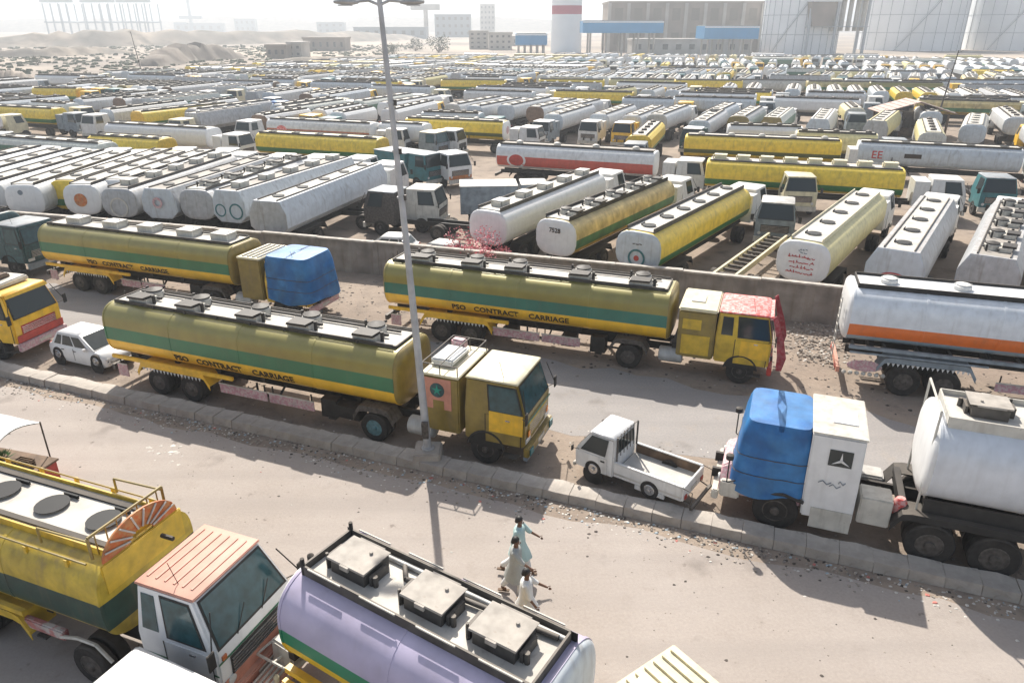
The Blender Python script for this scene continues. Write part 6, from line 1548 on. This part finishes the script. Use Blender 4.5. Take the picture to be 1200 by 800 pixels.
def pipe_tower():
    p = on_ground(972, 64); r = empty('pipe_tower', p.x, p.y); tag(r, 'beige cluster of vertical pipes and a hopper between two storage tanks', 'tower')
    for k in range(5): MB().tube((k*3.2, 0, 10), (k*3.2, 0, 44), 1.1, 8).build('riser_pipe', M['offwhite'], r)
    MB().loft([[(-14, -5, 22), (-2, -5, 22), (-2, 5, 22), (-14, 5, 22)], [(-12, -5, 12), (-3, -5, 12), (-3, 5, 12), (-12, 5, 12)]]).build('hopper', M['bldg'], r); MB().box(-14, 0, -5, 5, 22.2, 34).build('machine_house', M['tank_wall'], r)
    for xx in (-13, -1, 13):
        for yy in (-4, 4): MB().box(xx-.5, xx+.5, yy-.5, yy+.5, 0, 46).build('steel_column', M['tank_seam'], r)
    for z in (12, 24, 36): MB().box(-14, 14, -4.4, 4.4, z-.3, z).build('platform', M['tank_seam'], r)
pipe_tower()
# striped silo tower
def silo():
    p = on_ground(663, 62); r = empty('silo_tower', p.x, p.y); tag(r, 'white cylindrical tower with a dark red band, beyond the yard', 'tower')
    c = p.y*math.cos(TH); rad = 17.5*c/FP; z_a, z_b = height_of(62, 17), height_of(62, 7)
    for nm, z0, z1_, m, e in (('tower_base', 0, z_a, M['tank_wall'], 1.04), ('red_band', z_a, z_b, mat('dark red band', (.45, .05, .10), .6), 1.002), ('tower_top', z_b, 46, M['tank_wall'], 1)):
        MB().lathe_z([(rad*e, z0), (rad*(e if nm != 'tower_base' else 1), z1_)], n=36).build(nm, m, r, 40)
silo()
def block(px0, px1, base_py, top_py, label, m, win=None, deep=14, name='building', wm=None, roof=None):
    a, b_ = on_ground(px0, base_py), on_ground(px1, base_py); hgt = height_of(base_py, top_py); d = (b_-a); W_ = d.length; r = empty(name, a.x, a.y, math.degrees(math.atan2(d.y, d.x))); tag(r, label, 'building')
    MB().box(0, W_, 0, deep, 0, hgt).build('wall', m, r); MB().box(-.4, W_+.4, -.4, deep+.4, hgt+.01, hgt+.9).build('roof_parapet', roof or m, r)
    if win:
        nx, nz_, ww, wh = win
        for i in range(nx):
            for j in range(nz_):
                cx = W_*(i+.5)/nx; cz = hgt*(j+.55)/nz_; f = MB().box(cx-W_*ww/nx/2, cx+W_*ww/nx/2, -.12, -.01, cz-hgt*wh/nz_/2, cz+hgt*wh/nz_/2).build('window', wm or M['winfar'], r)
                MB().box(cx-W_*ww/nx/2-.2, cx+W_*ww/nx/2+.2, -.35, -.005, cz-hgt*wh/nz_/2-.35, cz-hgt*wh/nz_/2-.02).build('window_sill', m, r)
    return r
rb_ = block(712, 888, 61, 4, 'long brown concrete works building behind the blue canopies', M['bldg'], (8, 2, .42, .5), 30, wm=mat('recessed panel', (.20, .17, .14), .9))
HB = height_of(61, 4)
for k in range(9):
    W_ = (on_ground(888, 61)-on_ground(712, 61)).length; MB().box(W_*k/8-.8, W_*k/8+.8, -.8, -.01, 0, HB).build('pilaster', M['bldg2'], rb_)
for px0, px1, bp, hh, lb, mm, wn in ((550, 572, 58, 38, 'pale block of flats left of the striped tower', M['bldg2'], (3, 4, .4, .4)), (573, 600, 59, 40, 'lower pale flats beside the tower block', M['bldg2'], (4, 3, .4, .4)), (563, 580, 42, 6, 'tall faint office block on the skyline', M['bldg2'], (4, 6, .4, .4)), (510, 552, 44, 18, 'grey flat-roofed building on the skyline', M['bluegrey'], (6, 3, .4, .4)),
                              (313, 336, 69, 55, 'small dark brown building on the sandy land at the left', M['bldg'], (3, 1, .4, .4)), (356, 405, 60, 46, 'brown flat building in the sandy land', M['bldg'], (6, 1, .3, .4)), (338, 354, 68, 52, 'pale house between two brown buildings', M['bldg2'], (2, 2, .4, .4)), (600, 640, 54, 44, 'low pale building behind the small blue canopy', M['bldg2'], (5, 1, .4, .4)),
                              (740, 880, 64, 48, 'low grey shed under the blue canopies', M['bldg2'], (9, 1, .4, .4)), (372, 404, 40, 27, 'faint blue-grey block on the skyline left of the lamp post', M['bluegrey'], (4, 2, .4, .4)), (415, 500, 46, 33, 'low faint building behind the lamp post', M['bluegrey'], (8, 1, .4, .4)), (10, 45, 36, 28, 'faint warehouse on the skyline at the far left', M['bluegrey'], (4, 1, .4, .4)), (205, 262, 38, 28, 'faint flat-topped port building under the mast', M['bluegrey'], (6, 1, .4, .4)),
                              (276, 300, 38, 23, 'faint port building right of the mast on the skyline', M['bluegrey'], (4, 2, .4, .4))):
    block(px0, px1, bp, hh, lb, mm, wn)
def canopy(px0, px1, base_py, top_py, low_py, label):
    hgt = height_of(base_py, top_py); th = hgt-height_of(base_py, low_py)
    a, b_ = on_ground(px0, base_py), on_ground(px1, base_py); d = b_-a; W_ = d.length; r = empty('station_canopy', a.x, a.y, math.degrees(math.atan2(d.y, d.x))); tag(r, label, 'canopy')
    MB().box(0, W_, 0, 16, hgt-th, hgt).build('fascia', M['canopy_blue'], r, 0); MB().box(.5, W_-.5, .5, 15.5, hgt+.01, hgt+.3).build('canopy_roof', M['bldg2'], r)
    MB().box(-.05, W_+.05, -.08, -.005, hgt-.6, hgt-.1).build('trim_line', M['tank_wall'], r)
    for k in range(5):
        for yy in (2, 13): MB().tube((W_*(k+.5)/5, yy, 0), (W_*(k+.5)/5, yy, hgt-th-.01), .45, 8).build('column', M['bldg2'], r)
canopy(604, 641, 66, 40, 53, 'small blue filling-station canopy left of the striped tower'); canopy(682, 775, 67, 25, 39, 'long blue canopy right of the striped tower'); canopy(823, 886, 67, 31, 46, 'blue canopy in front of the brown works building')
# port cranes on the skyline
def crane(px, w_, label, legs=4, base=41.5):
    h = height_of(base, 3)
    p = on_ground(px, base); c = p.y; s_ = w_*c/FP/2; r = empty('port_crane', p.x, p.y); tag(r, label, 'port crane')
    for k in range(legs):
        xx = -s_*.7+1.55*s_*k/(legs-1)
        b = MB(); b.tube((xx, 0, 0), (xx, 0, h*.97), 1.2, 6).tube((xx, 40, 0), (xx, 40, h*.97), 1.0, 6); b.tube((xx, 0, h*.4), (xx, 40, h*.4), 1.3, 5); b.build('leg', M['steel_far'], r)
    MB().box(-s_*1.15, s_*.95, 10, 16, h, h+4).box(-s_*.5, s_*.5, 5, 35, h+5.05, h+12).build('boom', M['steel_far'], r); MB().box(-s_*.8, s_*.9, -2, 42, h*.38, h*.42).build('cross_beam', M['steel_far'], r)
    MB().tube((0, 13, h+12), (0, 13, h+30), 1.2).tube((0, 13, h+30), (-s_*1.4, 13, h+5), .6).tube((0, 13, h+30), (s_*1.1, 13, h+5), .6).build('apex_stays', M['steel_far'], r)
crane(70, 32, 'hazy gantry crane on the skyline, leftmost of three'); crane(118, 34, 'hazy gantry crane on the skyline, middle of three'); crane(160, 34, 'hazy gantry crane on the skyline, rightmost of three')
def mast():
    p = on_ground(226, 38); r = empty('radio_mast', p.x, p.y); tag(r, 'tall faint mast on the skyline right of the cranes', 'mast')
    MB().tube((0, 0, 0), (-2, 0, 150), 3.2, 6, 2.2).build('shaft', M['steel_far'], r); MB().box(-22, 22, -3, 3, 24, 30).box(-34, -10, -3, 3, 14, 18).build('platform', M['steel_far'], r)
mast()
p = on_ground(500, 44); r = empty('water_tower', p.x, p.y); tag(r, 'faint flat-topped tower on the skyline right of the lamp post', 'tower'); MB().tube((0, 0, 0), (0, 0, 28), 2.5, 8).build('shaft', M['bldg2'], r); MB().box(-16, 16, -6, 6, 28.1, 34).build('top', M['bldg2'], r)
# sandy embankments, the rough land on the left and the skyline ridge
def ridge(name, pts, w_, h, m, seed, kind='structure'):
    q_ = random.Random(seed); b = MB(); rings = []
    n = 40
    for i in range(n+1):
        t = i/n*(len(pts)-1); k = min(int(t), len(pts)-2); p = pts[k].lerp(pts[k+1], t-k); d = (pts[k+1]-pts[k]).normalized(); nn = Vector((-d.y, d.x, 0)); e = math.sin(math.pi*i/n)**.4; hh = h*e*q_.uniform(.75, 1.1)
        rings.append([p+nn*x*w_*q_.uniform(.9, 1.1)+Vector((0, 0, max(z*hh, 0)-.3)) for x, z in ((-1, 0), (-.62, .55), (-.42, .95), (0, 1.02), (.5, .9), (1, 0))])
    o = b.loft(rings).build(name, m, None, 50); o['kind'] = kind; return o
M['sand'] = mat('sandy slope', (.34, .28, .22), .95, noise=.4, scale=.12, bump=.6, bscale=.3, alt=(.17, .15, .125), altscale=.06, altmix=.85)
M['sand_dark'] = mat('eroded slope', (.24, .20, .165), .95, noise=.35, scale=.1, bump=.4, bscale=.5)
G = on_ground
ridge('embankment', [G(178, 78), G(215, 72), G(278, 68)], 7, 6.5, M['sand_dark'], 1); ridge('embankment', [G(-80, 56), G(120, 54), G(330, 50), G(480, 46)], 30, 10, M['sand'], 2)
ridge('embankment', [G(-60, 68), G(60, 66), G(150, 62)], 9, 4, M['sand'], 3); ridge('embankment', [G(250, 84), G(350, 76), G(440, 70)], 5, 2.5, M['sand'], 4); ridge('hills', [G(-300, 38), G(200, 37), G(600, 37), G(1300, 37)], 160, 30, M['sand_dark'], 5)
ridge('embankment', [G(-70, 92), G(0, 93), G(40, 92)], 5, 2.4, M['sand_dark'], 6)
# rough scrubby specks on open land
litter('scrub_stones', M['scrub'], [Vector((q.uniform(-330, -60), q.uniform(170, 520), 0)) for _ in range(2600) if True], 1.3, 15, .6)
# ---------------------------------------------------------------- haze
hz = MB().box(-2600, 2600, -60, 3800, -1, 160).build('haze'); hz['kind'] = 'stuff'
hm = bpy.data.materials.new('haze air'); hm.use_nodes = True; hn = hm.node_tree.nodes; hn.remove(hn['Principled BSDF'])
pv = hn.new('ShaderNodeVolumePrincipled'); pv.inputs['Color'].default_value = (.90, .95, 1.0, 1); pv.inputs['Density'].default_value = .00075; pv.inputs['Anisotropy'].default_value = .3
hm.node_tree.links.new(pv.outputs[0], hn['Material Output'].inputs['Volume']); hz.data.materials.append(hm)
